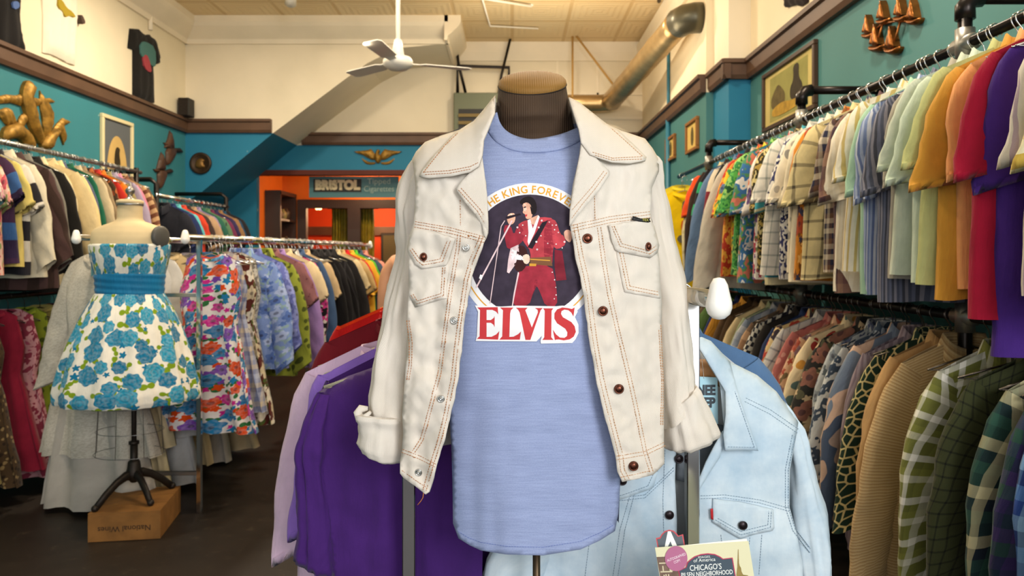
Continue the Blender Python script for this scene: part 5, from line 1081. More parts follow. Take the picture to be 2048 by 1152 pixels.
# pockets, flaps
bag = lambda x, y: .0012
pL = [(818, 470), (905, 478), (896, 532), (892, 596), (830, 615), (818, 591), (817, 520)]
panel('pocket', [WDEN, STITCH], jk, pL, jack_d, .003, 8, .003, 0, [[(822, 590), (832, 608), (887, 591), (890, 535)], [(826, 588), (834, 602), (882, 587), (885, 535)]])
fL = [(827, 455), (870, 464), (910, 478), (893, 528), (889, 531), (862, 535), (843, 538), (830, 529), (815, 503), (814, 493), (820, 474)]
fp = panel('pocket_flap', [WDEN, STITCH], jk, fL, jack_d, .0065, 7, .004, 0, [[(820, 500), (834, 521), (845, 530), (885, 523), (901, 482)], [(824, 497), (838, 516), (847, 524), (880, 518), (894, 482)]])
pR = [(1225, 455), (1310, 455), (1319, 520), (1321, 597), (1250, 584), (1236, 520)]
panel('pocket', [WDEN, PALEST], jk, pR, jack_d, .003, 8, .003, 0, [[(1240, 505), (1255, 578), (1318, 590)], [(1246, 505), (1260, 572), (1318, 584)]])
fR = [(1217, 450), (1260, 444), (1300, 437), (1309, 452), (1318, 490), (1315, 506), (1301, 516), (1270, 510), (1238, 504), (1231, 499), (1223, 475)]
fq = panel('pocket_flap', [WDEN, PALEST], jk, fR, jack_d, .0065, 7, .004, 0, [[(1224, 452), (1240, 492), (1300, 508), (1314, 498)], [(1229, 452), (1244, 487), (1298, 502), (1312, 492)]])
def button(px, py, D, r, mt, parent, nm, sx=1.0):
    c = at(px, py, D); R = Matrix.Rotation(PI / 2, 3, 'X')
    m = MB(); m.lathe([(r * .9, -.002), (r, .0005), (r * .96, .002), (r * .82, .0026), (r * .76, .0018), (r * .7, .0024), (r * .35, .0036), (0.0002, .0038)], c, 24, 0, R, sx); return m.build(nm, mt, parent)
def snap(px, py, D, parent):
    c = at(px, py, D); R = Matrix.Rotation(PI / 2, 3, 'X'); r = .0068
    m = MB(); m.lathe([(r * .95, -.001), (r, .0006), (r * .9, .0016), (r * .72, .0018), (r * .66, .0002), (r * .5, .0002), (r * .44, .0026), (r * .2, .003), (.0002, .0016)], c, 22, 0, R); return m.build('snap', SNAP, parent)
for x, y in ((932, 495), (908, 641), (882, 798), (837, 945)): snap(x, y, jack_d(x, y) - .002, jk)
for x, y in ((1175, 477), (1206, 622), (1238, 778), (1267, 932)): button(x, y, jack_d(x, y) - .003, .0088, COPB, jk, 'button')
button(847, 514, jack_d(847, 514) - .0095, .0078, COPB, fp, 'button', .85); button(1297, 493, jack_d(1297, 493) - .0095, .0078, COPB, fq, 'button', .68)
panel('pocket_tab', mat('black_tab', '15161a', .6), jk, [(1266, 432), (1282, 437), (1300, 436), (1299, 440), (1302, 443), (1297, 445), (1280, 443), (1264, 440)], jack_d, .008, 5, .001)
m = MB(); vs, fs = text2d('TEX', 7.0, .1); m.add([at(1291 + x, 440.2 - y, jack_d(1291, 440) - .0095) for x, y in vs], fs, 0, None, False); m.build('tab_lettering', mat('tab_yellow', 'a8a040', .7), jk)
# sleeves with rolled cuffs
def sl(rows, Yf): return [((c - h, y - tl), (c + h, y + tl), Yf(y), .95, 0) for y, c, h, tl in rows]
Yf = lambda y: interp([(300, 1.405), (450, 1.395), (700, 1.385), (850, 1.375)], y)
left = sl([(308, 850, 20, -6), (325, 846, 27, -5), (345, 842, 31, -3), (367, 835, 32, 0), (425, 826, 34, 0), (494, 826, 33, 0), (538, 821, 35, 0), (597, 809, 37, 0), (650, 800, 37, 0), (686, 793, 37, 0), (745, 786, 38, 0), (789, 782, 39, 0), (835, 781, 39, 0)], Yf)
s1 = ring_tube('sleeve', WDEN, jk, refine(left, 4), 36, .010, 3)
right = sl([(300, 1290, 16, 6), (320, 1291, 28, 5), (341, 1294, 29, 3), (361, 1297, 30, 0), (420, 1306, 31, 0), (480, 1315, 31, 0), (544, 1330, 32, 0), (603, 1339, 32, 0), (656, 1344, 33, 0), (715, 1351, 33, 0), (759, 1354, 33, -8), (800, 1356, 31, -22), (830, 1358, 30, -26)], Yf)
s2 = ring_tube('sleeve', WDEN, jk, refine(right, 4), 36, .008, 8)
cl = [((722, 822), (808, 830), 1.372, .9, 0), ((715, 824), (813, 831), 1.372, .95, 0), ((714, 832), (815, 840), 1.372, .97, 0), ((720, 846), (813, 852), 1.372, .97, 0), ((721, 866), (811, 878), 1.372, .95, 0), ((717, 884), (809, 902), 1.372, .93, .1), ((724, 896), (807, 917), 1.372, .9, .15), ((738, 904), (803, 921), 1.372, .85, .2), ((752, 907), (790, 918), 1.372, .8, .2), ((762, 890), (788, 900), 1.372, .8, .2)]
CUFF = WDEN
ring_tube('cuff', CUFF, s1, refine(cl, 4), 40, .006, 12, wf=(16, 14))
m = MB()   # twisted roll at the cuff's outer edge
for i, (x, y) in enumerate([]): pass
m.tube([at(736, 817, 1.352), at(722, 817, 1.35), at(716, 826, 1.35), at(718, 838, 1.35), at(728, 836, 1.345), at(741, 824, 1.34)], [.004, .0075, .0085, .0075, .006, .003], 12); m.build('cuff_fold', CUFF, s1)
cr = [((1334, 818), (1384, 778), 1.378, .9, 0), ((1326, 824), (1391, 768), 1.378, .95, 0), ((1328, 834), (1399, 777), 1.378, .97, 0), ((1329, 858), (1411, 806), 1.378, .97, 0), ((1330, 880), (1424, 836), 1.378, .93, 0), ((1332, 897), (1435, 862), 1.378, .88, .05), ((1342, 901), (1434, 869), 1.378, .82, .1), ((1352, 893), (1418, 868), 1.378, .75, .1), ((1360, 875), (1400, 858), 1.378, .7, .1)]
ring_tube('cuff', CUFF, s2, refine(cr, 4), 40, .0065, 21, wf=(15, 13))
# back, wrapping from one front edge round to the other
m = MB(); rows = list(range(200, 940, 25)); nI = 28
xlp = [(190, 986), (219, 967), (242, 947), (259, 918), (270, 884), (284, 850), (303, 834), (375, 831), (447, 827), (497, 816), (600, 816), (740, 811), (866, 806), (940, 802)]; xrp = [(190, 1140), (203, 1157), (229, 1190), (248, 1213), (261, 1243), (277, 1290), (300, 1305), (420, 1302), (491, 1317), (600, 1322), (760, 1327), (940, 1327)]
for y in rows:
    xl, xr = interp(xlp, y) + 2, interp(xrp, y) - 2; a = at(xl, y, jack_d(xl, y) + .004); b = at(xr, y, jack_d(xr, y) + .004); dp = interp([(200, .05), (260, .07), (310, .13), (450, .18), (940, .17)], y)
    for i in range(nI + 1): q = i / nI; p = lerp(a, b, .5 - .5 * math.cos(PI * q)); m.v.append(V((p.x, p.y + dp * math.sin(PI * q) + .006 * nz(q * 9, y / 60), p.z)))
for j in range(len(rows) - 1):
    for i in range(nI): k = j * (nI + 1) + i; m.f.append([k, k + 1, k + nI + 2, k + nI + 1]); m.m.append(0); m.sm.append(True); m.uv.append([(.02 * ii, -.022 * jj) for ii, jj in ((i, j), (i + 1, j), (i + 1, j + 1), (i, j + 1))])
m.build('back_panel', WDEN, jk)
m = MB(); m.tube([at(847, 985, 1.29), at(846, 995, 1.29), at(841, 1003, 1.29), at(835, 1010, 1.29)], .0006, 5); m.build('loose_thread', mat('orange_thread', 'c47830', .7), jk)
# ================================================================ the frontmost purple T-shirt, laid out fold by fold
PUR = fab('s #43206a')
pk = thing('tee_shirt', 'dark purple T-shirt, frontmost of the row beside the white jacket cuff', 'T-shirt', (NX, 1.52, at(0, 1250, 1.5).z), 'T-shirts on the near chrome rack')
def pur_d(px, py):
    u = min(.98, abs(px - 815) / 215); d = 1.545 - .045 * math.sqrt(1 - u * u); k = max(0, min(1, (py - 760) / 200))
    ysp = interp([(637, 784), (660, 768), (696, 752), (745, 735), (815, 725), (985, 790)], px)
    return d + .04 * math.exp(-max(0, py - ysp) / 22) + k * (.010 * math.sin(px / 21 + 1.4 * nz(px / 60, py / 170, 2)) * (.5 + .5 * nz(px / 50, 3)) + .008 * nz(px / 34, py / 170, 5)) + .003 * nz(px / 30, py / 40)
panel('tee_body', [PUR, mat('purple_thread', '5c3a84', .8)], pk, [(745, 735), (696, 752), (660, 768), (637, 784), (630, 830), (634, 930), (648, 1005), (664, 1100), (668, 1245), (962, 1245), (968, 1000), (992, 800), (960, 775), (900, 742), (870, 730), (850, 752), (815, 760), (780, 752), (764, 730)], pur_d, 0, 10, .002, 0, [[(676, 1230), (955, 1230)]])
ring_tube('collar', PUR, pk, refine([((770, 736), (866, 736), 1.53, .5, -.5), ((766, 728), (870, 728), 1.53, .55, -.5), ((770, 722), (866, 722), 1.53, .5, -.5)], 2), 30, .001)
ring_tube('sleeve', PUR, pk, refine([((634, 785), (668, 790), 1.535, .5, 0), ((619, 812), (662, 822), 1.53, .6, 0), ((606, 840), (656, 858), 1.525, .65, 0), ((595, 885), (652, 900), 1.522, .65, 0), ((591, 915), (650, 930), 1.522, .65, 0), ((596, 1000), (656, 1010), 1.52, .62, 0), ((600, 1060), (664, 1080), 1.52, .62, 0), ((592, 1121), (674, 1150), 1.52, .62, 0), ((598, 1118), (668, 1146), 1.52, .55, 0)], 5), 32, .010, 4)
ring_tube('sleeve', PUR, pk, refine([((975, 800), (1004, 806), 1.55, .5, 0), ((985, 860), (1035, 850), 1.55, .6, 0), ((980, 1000), (1050, 1000), 1.55, .6, 0), ((985, 1140), (1055, 1140), 1.55, .6, 0)], 5), 32, .010, 6)
h = put('wire_hanger', HANGL, mat('pale_hanger', 'd8ccb0')); h.location = (NX, 1.545, NZ); tag(h, 'pale hanger holding the frontmost dark purple T-shirt', 'hanger', 'hangers on the chrome rack behind the mannequin')
# ================================================================ pale denim jacket on the near rack, its hanger, tag, the book
t = NT('pale_washed_denim', .85, 0, .2); uv = t.coord('UV'); n = t.noise(uv, 8, 5, .65); n3 = t.noise(t.vmath('MULTIPLY', uv, (150, 22, 1)), 1, 3)
c = t.mix(t.ramp(n, [(.3, (0, 0, 0, 1)), (.72, (1, 1, 1, 1))], False), lin('a4bccf'), lin('dbe5ea')); c = t.mix(t.math('MULTIPLY', n3, .35), c, lin('a6bfd2')); t.col(c); t.bump(t.noise(uv, 350, 2), .2, .0008); PDEN = t.mat
DST = mat('denim_thread', '7d93a4', .8); LIN = mat('denim_inside', 'c2c8cc', .85, 0, .2, .1, 20)
ysd = [(960, 1100), (1100, 880), (1200, 790), (1300, 720), (1360, 690), (1388, 674), (1421, 679), (1460, 723), (1514, 750), (1553, 783), (1597, 844), (1663, 1152)]
def den_base(px, py):
    u = min(.99, abs(px - 1375) / 330); return 1.532 - .055 * math.sqrt(1 - u * u) + .05 * math.exp(-max(0, py - interp(ysd, px)) / 30)
def den_d(px, py): return den_base(px, py) + .007 * nz(px / 60, py / 120, 3) + .004 * nz(px / 24, py / 45, 6)
dj = thing('pale_denim_jacket', 'pale washed blue denim jacket, open, frontmost on the right of the chrome rack'.replace('on the right of', 'beside the blue T-shirt on'), 'jacket', (at(1375, 0, 1.5).x, 1.50, at(0, 1275, 1.5).z))
yk = [(1396, 992), (1450, 990), (1520, 1000), (1580, 1017)]
seamv = [(1591, 871), (1577, 940), (1577, 1014), (1591, 1058), (1625, 1102)]
Rh = [(1396, 970), (1425, 915), (1451, 862), (1447, 840), (1440, 760), (1445, 720), (1470, 728), (1514, 750), (1553, 783), (1597, 844), (1592, 875), (1580, 940), (1579, 1014), (1592, 1060), (1606, 1130), (1606, 1272), (1374, 1272), (1374, 1100), (1380, 1010)]
panel('front_panel', [PDEN, DST], dj, Rh, den_d, 0, 10, .0035, 0, [yk, offset_path(yk, 6), seamv, offset_path(seamv, 6), [(1490, 803), (1540, 828), (1595, 866)], [(1492, 796), (1542, 820), (1597, 858)], [(1500, 1075), (1492, 1150)], [(1524, 1070), (1518, 1150)], [(1442, 1070), (1452, 1150)]])
Lh = [(1352, 905), (1350, 960), (1354, 1040), (1352, 1150), (1350, 1272), (1078, 1272), (1080, 1150), (1120, 1020), (1180, 870), (1260, 770), (1330, 710), (1362, 705), (1366, 800)]
panel('front_panel', [PDEN, DST], dj, Lh, den_d, 0, 10, .0035, 0, [[(1330, 900), (1326, 1000), (1330, 1150)], [(1200, 1000), (1290, 990), (1348, 935)], [(1200, 1006), (1290, 996), (1348, 941)], [(1262, 985), (1240, 1060), (1226, 1152)], [(1270, 985), (1250, 1060), (1236, 1152)], [(1190, 1000), (1170, 1152)]])
panel('pocket_flap', [PDEN, DST], dj, [(1180, 960), (1316, 944), (1308, 972), (1302, 978), (1246, 998), (1190, 1010), (1174, 996)], den_d, .006, 8, .004, 0, [[(1186, 1002), (1246, 990), (1296, 972), (1306, 950)]])
fl_ = panel('pocket_flap', [PDEN, DST], dj, [(1427, 998), (1480, 1004), (1547, 1019), (1549, 1056), (1545, 1062), (1510, 1069), (1481, 1078), (1450, 1060), (1425, 1044)], den_d, .006, 8, .004, 0, [[(1431, 1040), (1482, 1070), (1541, 1055), (1543, 1022)], [(1436, 1037), (1482, 1063), (1536, 1050), (1538, 1022)]])
DBUT = mat('dark_metal_button', '2c2428', .35, .7, .5, .3, 300)
for x, y, p_ in ((1339, 1030, dj), (1358, 918, dj), (1245, 962, dj), (1486, 1051, fl_)): button(x, y, den_d(x, y) - (.010 if p_ is fl_ or x == 1245 else .004), .0092, DBUT, p_, 'button')
panel('pocket_tab', mat('red_tab', 'b8242c', .6), dj, [(1421, 1018), (1426, 1017), (1427, 1040), (1422, 1038)], den_d, .008, 5, .001)
panel('collar', [PDEN, DST], dj, [(1386, 676), (1404, 674), (1422, 682), (1460, 723), (1476, 783), (1495, 840), (1517, 902), (1485, 900), (1451, 902), (1447, 870), (1452, 830), (1452, 783), (1430, 745), (1405, 705)], den_base, .014, 8, .005, 0, [[(1456, 894), (1509, 895), (1490, 840), (1470, 783)]], lift=lambda x, y: .008 * max(0, min(1, (y - 700) / 150)))
panel('lapel', [PDEN, DST], dj, [(1446, 862), (1450, 880), (1440, 915), (1420, 945), (1396, 985), (1396, 965), (1412, 925), (1430, 890)], den_base, .008, 7, .004, 0)
panel('back_panel', [LIN, DST], dj, [(1240, 780), (1310, 712), (1360, 690), (1390, 684), (1425, 690), (1470, 728), (1520, 755), (1560, 800), (1580, 880), (1570, 1272), (1100, 1272), (1150, 900)], lambda x, y: 1.555 + .02 * math.sqrt(1 - min(.99, abs(x - 1375) / 330) ** 2), 0, 14, .003, 0)
panel('neck_facing', fab('s #6c747c'), dj, [(1362, 840), (1446, 850), (1450, 865), (1398, 972), (1352, 960)], lambda x, y: 1.543, 0, 12, .002, 0)
Yd = lambda y: 1.535
ring_tube('sleeve', PDEN, dj, refine([((1566, 800), (1592, 835), 1.55, .6, 0), ((1568, 850), (1604, 856), 1.54, .9, 0), ((1578, 930), (1622, 922), 1.53, .95, 0), ((1582, 1030), (1648, 1026), 1.525, .9, 0), ((1594, 1130), (1661, 1130), 1.52, .9, 0), ((1606, 1270), (1668, 1275), 1.52, .9, 0)], 5), 30, .008, 5)
ring_tube('sleeve', PDEN, dj, refine([((1150, 860), (1185, 860), 1.55, .7, 0), ((1085, 930), (1170, 950), 1.54, .9, 0), ((1030, 1020), (1130, 1040), 1.535, .8, 0), ((972, 1120), (1100, 1145), 1.53, .7, 0), ((935, 1230), (1070, 1260), 1.53, .7, 0)], 5), 30, .008, 9)
wh = thing('wooden_hanger', 'tan wooden hanger inside the neck of the pale washed denim jacket', 'hanger', at(1390, 740, 1.53))
m = MB(); m.tube([at(1190, 850, 1.535), at(1290, 765, 1.53), at(1360, 738, 1.526), at(1420, 738, 1.526), at(1490, 790, 1.535), at(1540, 835, 1.545)], [.012, .017, .02, .02, .014, .009], 12, flat=1.1); m.build('hanger_bar', mat('tan_wood', 'a8794c', .5, 0, .4, .2, 30), wh)
m = MB(); hx = NX + NG; m.tube([(hx + .021 * math.cos(math.radians(q)), 1.526, NZ + .021 * math.sin(math.radians(q))) for q in range(-30, 221, 20)] + [(hx, 1.526, NZ - .04), at(1388, 725, 1.526)], .002, 8); m.build('hook', CHROME, wh)
tg = thing('price_tag', 'pale blue card tag printed KNEE DEEP inside the pale denim jacket neck', 'price tag', at(1408, 845, 1.50))
TAG = mat('pale_blue_card', 'a9d4e4', .7); m = MB(); q = [at(*p, 1.505) for p in ((1378, 752), (1435, 755), (1436, 848), (1380, 846))]
m.add(q + [p + V((0, .0012, 0)) for p in q], [(3, 2, 1, 0), (4, 5, 6, 7), (0, 1, 5, 4), (1, 2, 6, 5), (2, 3, 7, 6), (3, 0, 4, 7)], 0, None, False); m.build('card', TAG, tg, fixn=True)
def fit_text(s, cx, cy, wpx, hpx, Y, mt, parent, bold=.02, rot=0, mirror=1):
    vs, fs = text2d(s, 1, bold); x0, x1 = min(v[0] for v in vs), max(v[0] for v in vs); y0, y1 = min(v[1] for v in vs), max(v[1] for v in vs); P = []
    for x, y in vs:
        X = ((x - x0) / (x1 - x0) - .5) * wpx; Z = ((y - y0) / (y1 - y0) - .5) * hpx
        P.append(at(cx + X * math.cos(rot) + Z * math.sin(rot), cy + X * math.sin(rot) - Z * math.cos(rot), Y))
    m = MB(); m.add(P, fs, 0, None, False); return m.build('lettering', mt, parent)
TI = mat('tag_ink', '3c444c', .7)
fit_text('KNEE', 1406, 780, 50, 21, 1.5038, TI, tg, .05); fit_text('DEEP', 1406, 805, 50, 21, 1.5038, TI, tg, .05)
m = MB(); m.tube([at(1408, 757, 1.5035), at(1404, 720, 1.508), at(1403, 695, 1.512)], .0005, 5); m.build('string', WHITE, tg)

# --- the book and the cut-out card on a small round stand
YB_ = 1.235
bk = thing('history_book', 'cream covered neighbourhood history paperback with a pink sticker before the pale denim jacket', 'book', at(1420, 1362, YB_))
T_L, T_R = V((1310, 1095)), V((1497, 1082)); dn = V((42, 263))
def bp(u, v): p = T_L + (T_R - T_L) * u + dn * v; return p.x, p.y
def quad(m, pts, d0, d1, mi=0):
    q = [at(*p, d0) for p in pts]; w = [at(*p, d1) for p in pts]; n = len(q)
    m.add(q + w, [tuple(range(n)), tuple(range(2 * n - 1, n - 1, -1))] + [(i, n + i, n + (i + 1) % n, (i + 1) % n) for i in range(n)], mi, None, False)
CREAMP = mat('cream_cover', 'dcd8b4', .35)
m = MB(); quad(m, [bp(0, 0), bp(1, 0), bp(1, 1), bp(0, 1)], YB_, YB_ + .0012); m.build('front_cover', CREAMP, bk, fixn=True)
m = MB(); quad(m, [bp(.01, .005), bp(.985, -.018), bp(.985, .99), bp(.01, .995)], YB_ + .0012, YB_ + .0095); m.build('page_block', mat('page_paper', 'efece2', .8), bk, fixn=True)
m = MB(); quad(m, [bp(0, 0), bp(1, 0), bp(1, 1), bp(0, 1)], YB_ + .0095, YB_ + .011); m.build('back_cover', CREAMP, bk, fixn=True)
def flat(nm, mt, pts, d, parent, sm=0):
    if sm: pts = smooth_poly(pts, sm)
    vs, fs = fill(pts, 12); m = MB(); m.add([at(x, y, d) for x, y in vs], fs, 0, None, False); return m.build(nm, mt, parent)
zb = lambda pts: [(1280 + x / 7.877, 1020 + y / 7.877) for x, y in pts]
BRICK = mat('print_brick', '7a6458', .7, 0, .2, .3, 60)
flat('cover_photo', BRICK, zb([(262, 740), (420, 735), (470, 960), (610, 960), (640, 1100), (760, 1800), (420, 1800), (345, 1200)]), YB_ - .0004, bk)
m = MB()
for y in (830, 965, 1110, 1260, 1420):
    p = zb([(300 + (y - 830) * .16, y), (430 + (y - 830) * .6, y - 6), (430 + (y - 830) * .6, y + 14), (300 + (y - 830) * .16, y + 20)]); m.add([at(*q, YB_ - .0007) for q in p], [(0, 1, 2, 3)], 0, None, False)
for x, y in ((350, 880), (400, 1010), (440, 1010), (370, 1020)): p = zb([(x, y), (x + 18, y), (x + 28, y + 80), (x + 8, y + 80)]); m.add([at(*q, YB_ - .0007) for q in p], [(0, 1, 2, 3)], 0, None, False)
m.build('cover_stonework', mat('print_stone', 'cfc4a4', .7), bk)
plq = [(745, 820), (790, 780), (860, 730), (960, 695), (1070, 682), (1180, 694), (1260, 730), (1310, 768), (1460, 750), (1500, 990), (1560, 1330), (690, 1420), (640, 1100), (600, 960), (720, 900)]
flat('title_border', mat('print_crimson', 'b8355c', .5), zb(plq), YB_ - .0010, bk)
cxp, cyp = 1080, 1050; flat('title_plaque', mat('print_slate', '44525e', .5), zb([(cxp + (x - cxp) * .965, cyp + (y - cyp) * .955) for x, y in plq]), YB_ - .0013, bk)
flat('church_spire', mat('print_spire', '94804c', .7, 0, .2, .3, 80), zb([(1545, 620), (1552, 620), (1560, 840), (1572, 880), (1590, 910), (1600, 970), (1625, 1020), (1700, 1030), (1800, 1500), (1560, 1500), (1520, 1020), (1535, 900)]), YB_ - .0007, bk)
rt = -.068; WI = mat('print_white', 'e8ece8', .6)
def bt(s, x, y, w, h, mt=WI, d=.0017, rot=rt, bold=0): p = zb([(x, y)])[0]; fit_text(s, p[0], p[1], w / 7.877, h / 7.877, YB_ - d, mt, bk, bold, rot)
bt('IMAGES', 1010, 740, 185, 34); bt('of America', 1015, 786, 345, 56); bt('CHICAGO’S', 1035, 900, 500, 92, bold=.01); bt('PILSEN NEIGHBORHOOD', 1055, 1000, 810, 74, bold=.01)
m = MB(); c_ = zb([(570, 765)])[0]; pts = [(c_[0] + 22.5 * math.cos(q * PI / 20), c_[1] + 25.2 * math.sin(q * PI / 20)) for q in range(40)]; flat('sticker', mat('sticker_pink', 'b06a8c', .5), pts, YB_ - .0016, bk)
SI = mat('sticker_ink', 'ecd8e4', .6); bt('AUTOGRAPHED', 572, 745, 310, 42, SI, .0021, -.36, .01); bt('COPY', 585, 808, 110, 42, SI, .0021, -.36, .01)
cd = thing('cut_out_card', 'grey arched card with a red border and a white letter A standing behind the book', 'sign', at(1345, 1362, YB_ + .03))
arc = [(250, 440), (310, 430), (340, 380), (390, 330), (460, 310), (530, 325), (580, 370), (605, 405), (680, 380), (705, 545), (840, 2400), (420, 2600), (280, 620)]
YC_ = YB_ + .014; m = MB(); quad(m, zb(arc), YC_, YC_ + .002); m.build('card', mat('card_red', 'c05058', .5), cd, fixn=True)
flat('card_face', mat('card_grey', '575f68', .5), zb([(270, 460), (325, 450), (352, 395), (398, 350), (460, 330), (522, 344), (566, 388), (598, 425), (664, 402), (688, 545), (800, 2300), (440, 2500), (298, 610)]), YC_ - .0004, cd)
flat('letter', WI, zb([(438, 335), (482, 335), (600, 600), (520, 600), (480, 490), (430, 600), (385, 600)]), YC_ - .0009, cd)
st = thing('book_stand', 'small round wooden pedestal table under the paperback', 'table', (at(1420, 0, YB_).x, 1.24, 0))
zt = at(0, 1362, YB_).z - .004; xs = at(1430, 0, YB_).x; TW = mat('dark_stand_wood', '4a3322', .5, 0, .4, .25, 10)
m = MB(); m.lathe([(0, zt), (.13, zt), (.135, zt - .012), (.13, zt - .025), (0, zt - .025)], (xs, 1.26, 0), 32, caps=False); m.build('tabletop', TW, st)
m = MB(); m.lathe([(.022, zt - .02), (.018, .4), (.028, .3), (.018, .2), (.02, .03)], (xs, 1.26, 0), 20); m.build('column', TW, st)
m = MB(); m.lathe([(.02, .04), (.10, .018), (.11, 0), (0, 0)], (xs, 1.26, 0), 28); m.build('base', TW, st)

# ================================================================ dress form on its crate
FY = 3.88; FXC = at(260, 0, FY).x; zf = lambda y: H - (y - CY) / F * FY; kf = FY / F
fm = thing('dress_form', 'linen covered dress form on an iron tripod standing on the wooden crate', 'dress form', (FXC, FY, .145))
def loft(rings, n, c, fn=None, uvk=1.0):
    """rings: (z, half width, half depth, x shift)"""
    m = MB(); run = 0; UV = []
    for j, (z, hx, hy, dx) in enumerate(rings):
        if j: run += math.hypot(z - rings[j - 1][0], hx - rings[j - 1][1])
        for i in range(n):
            q = 2 * PI * i / n; s = 1 + (fn(q, z) if fn else 0); m.v.append(V((c[0] + dx + hx * s * math.cos(q), c[1] + hy * s * math.sin(q), z)))
        UV.append([(uvk * .30 * (2 * PI * i / n), -run) for i in range(n + 1)])
    for j in range(len(rings) - 1):
        for i in range(n):
            k = (i + 1) % n; m.f.append([j * n + i, (j + 1) * n + i, (j + 1) * n + k, j * n + k]); m.m.append(0); m.sm.append(True); m.uv.append([UV[j][i], UV[j + 1][i], UV[j + 1][i + 1], UV[j][i + 1]])
    return m
def dense(rings, k):
    return [tuple(lerp(a[q], b[q], j / k) for q in range(4)) for a, b in zip(rings, rings[1:]) for j in range(k)] + [rings[-1]]
LINEN = mat('aged_linen', 'd0bc94', .85, 0, .2, .12, 8, .2, 300)
R_ = [(zf(409), .062, .060, 0), (zf(425), .061, .060, 0), (zf(438), .063, .062, 0), (zf(443), .075, .068, 0), (zf(448), .115, .078, 0), (zf(453), .155, .088, 0), (zf(458), .184, .095, 0), (zf(465), .199, .105, 0), (zf(476), .203, .115, 0), (zf(488), .202, .12, 0), (zf(510), .196, .13, 0), (zf(550), .172, .12, 0), (zf(585), .165, .115, 0), (zf(640), .19, .14, 0), (zf(690), .2, .15, 0), (zf(695), .02, .02, 0)]
loft(dense(R_, 3), 36, (FXC, FY)).build('torso', LINEN, fm, fixn=True)
m = MB(); m.lathe([(.0, .012), (.05, .012), (.066, .006), (.067, -.006), (.062, -.012), (0, -.012)], (FXC, FY, zf(404)), 32, caps=False); m.build('neck_cap', LINEN, fm)
m = MB(); m.lathe([(.0635, .0), (.0665, .004), (.0665, .011), (.0635, .015)], (FXC, FY, zf(412)), 32); m.build('neck_ring', STEEL, fm)
m = MB(); m.lathe([(.03, 0), (.03, .008), (.014, .016), (.012, .03), (.022, .042), (.024, .055), (.016, .068), (.006, .078), (.008, .09), (.0, .098)], (FXC, FY, zf(401)), 20); m.build('finial', STEEL, fm)
for s in (1,):
    R = Matrix.Rotation(-.5, 3, 'Z') @ Matrix.Rotation(s * PI / 2, 3, 'Y'); m = MB(); m.lathe([(.0, .012), (.04, .012), (.05, .006), (.05, -.01)], (FXC + s * .186, FY - .045, zf(474)), 24, 0, R, 1.15, 1, caps=False); m.build('arm_plate', mat('grey_arm_plate', '55534f', .5, .3), fm)
IRON = mat('dark_iron', '2e2823', .5, .6, .4, .25, 20)
px0 = at(268, 0, FY).x
m = MB(); m.tube([(px0, FY, .25), (px0, FY, zf(690))], .013, 12); m.tube([(px0, FY, .25), (px0, FY, zf(890))], .019, 12); m.tube([(px0, FY, zf(888)), (px0, FY, zf(882))], .026, 12); m.build('pole', IRON, fm)
m = MB(); m.lathe([(.02, .10), (.03, .09), (.035, .05), (.045, .03), (.03, .0), (.015, -.02)], (px0, FY, .25), 18); m.build('hub', IRON, fm)
A_, B_ = V((-2.13, 3.64, 0)), V((-1.79, 3.69, 0)); C_ = V((-1.865, 4.08, 0)); D_ = A_ + C_ - B_; HC = .145
for e in ((A_ * .93 + C_ * .07), (B_ * .80 + D_ * .20), (C_ * .9 + A_ * .1)):
    e = V((e.x, e.y, HC + .012)); h = V((px0, FY, .27)); mid_ = lerp(h, e, .45) + V((0, 0, .035))
    m = MB(); m.tube([h, lerp(h, mid_, .5) + V((0, 0, .012)), mid_, lerp(mid_, e, .5) + V((0, 0, .006)), e], [.022, .019, .016, .015, .014], 10, flat=1.3); lg = m.build('leg', IRON, fm)
    m = MB(); m.ball(e + V((0, 0, .004)), .018, 12); m.build('foot', IRON, lg)
# wire skirt frame under the dress
m = MB()
for r, y in ((.16, 812), (.17, 860), (.18, 905)): m.tube([(FXC + r * math.cos(q * PI / 16), FY + r * .8 * math.sin(q * PI / 16), zf(y)) for q in range(33)], .0016, 5)
for q in range(8): m.tube([(FXC + .15 * math.cos(q * PI / 4), FY + .12 * math.sin(q * PI / 4), zf(700)), (FXC + .18 * math.cos(q * PI / 4), FY + .145 * math.sin(q * PI / 4), zf(905))], .0016, 5)
m.build('wire_skirt_frame', STEEL, fm)
ROSE = fab('ro 9.5 #ece7da #7f9a1c #14749c #2c9abc #1a84aa')
dr = thing('floral_dress', 'strapless white party dress with blue roses and a blue sash on the dress form', 'dress', (FXC, FY, zf(802)))
bod = [(zf(488), .202, .135, 0), (zf(491), .208, .142, 0), (zf(500), .206, .142, 0), (zf(515), .200, .142, 0), (zf(532), .190, .138, 0), (zf(550), .178, .128, 0)]
loft(dense(bod, 4), 72, (FXC, FY), lambda q, z: .012 * math.sin(q * 23 + 3 * nz(q * 2, z * 9))).build('bodice', ROSE, dr, fixn=True)
sash = [(zf(546), .179, .13, 0), (zf(550), .182, .133, 0), (zf(562), .178, .13, 0), (zf(575), .176, .128, 0), (zf(586), .176, .128, 0), (zf(589), .172, .125, 0)]
loft(dense(sash, 4), 48, (FXC, FY), lambda q, z: .012 * math.sin(z * 190 + 2 * q)).build('sash', fab('s #1b78a8', .45), dr, fixn=True)
sk = [(zf(584), .170, .125, 0), (zf(600), .195, .15, 0), (zf(630), .235, .19, 0), (zf(670), .278, .225, -.004), (zf(710), .315, .26, -.006), (zf(750), .345, .285, -.006), (zf(775), .362, .30, -.006), (zf(790), .364, .302, -.006), (zf(798), .356, .296, -.006), (zf(797), .33, .27, -.006)]
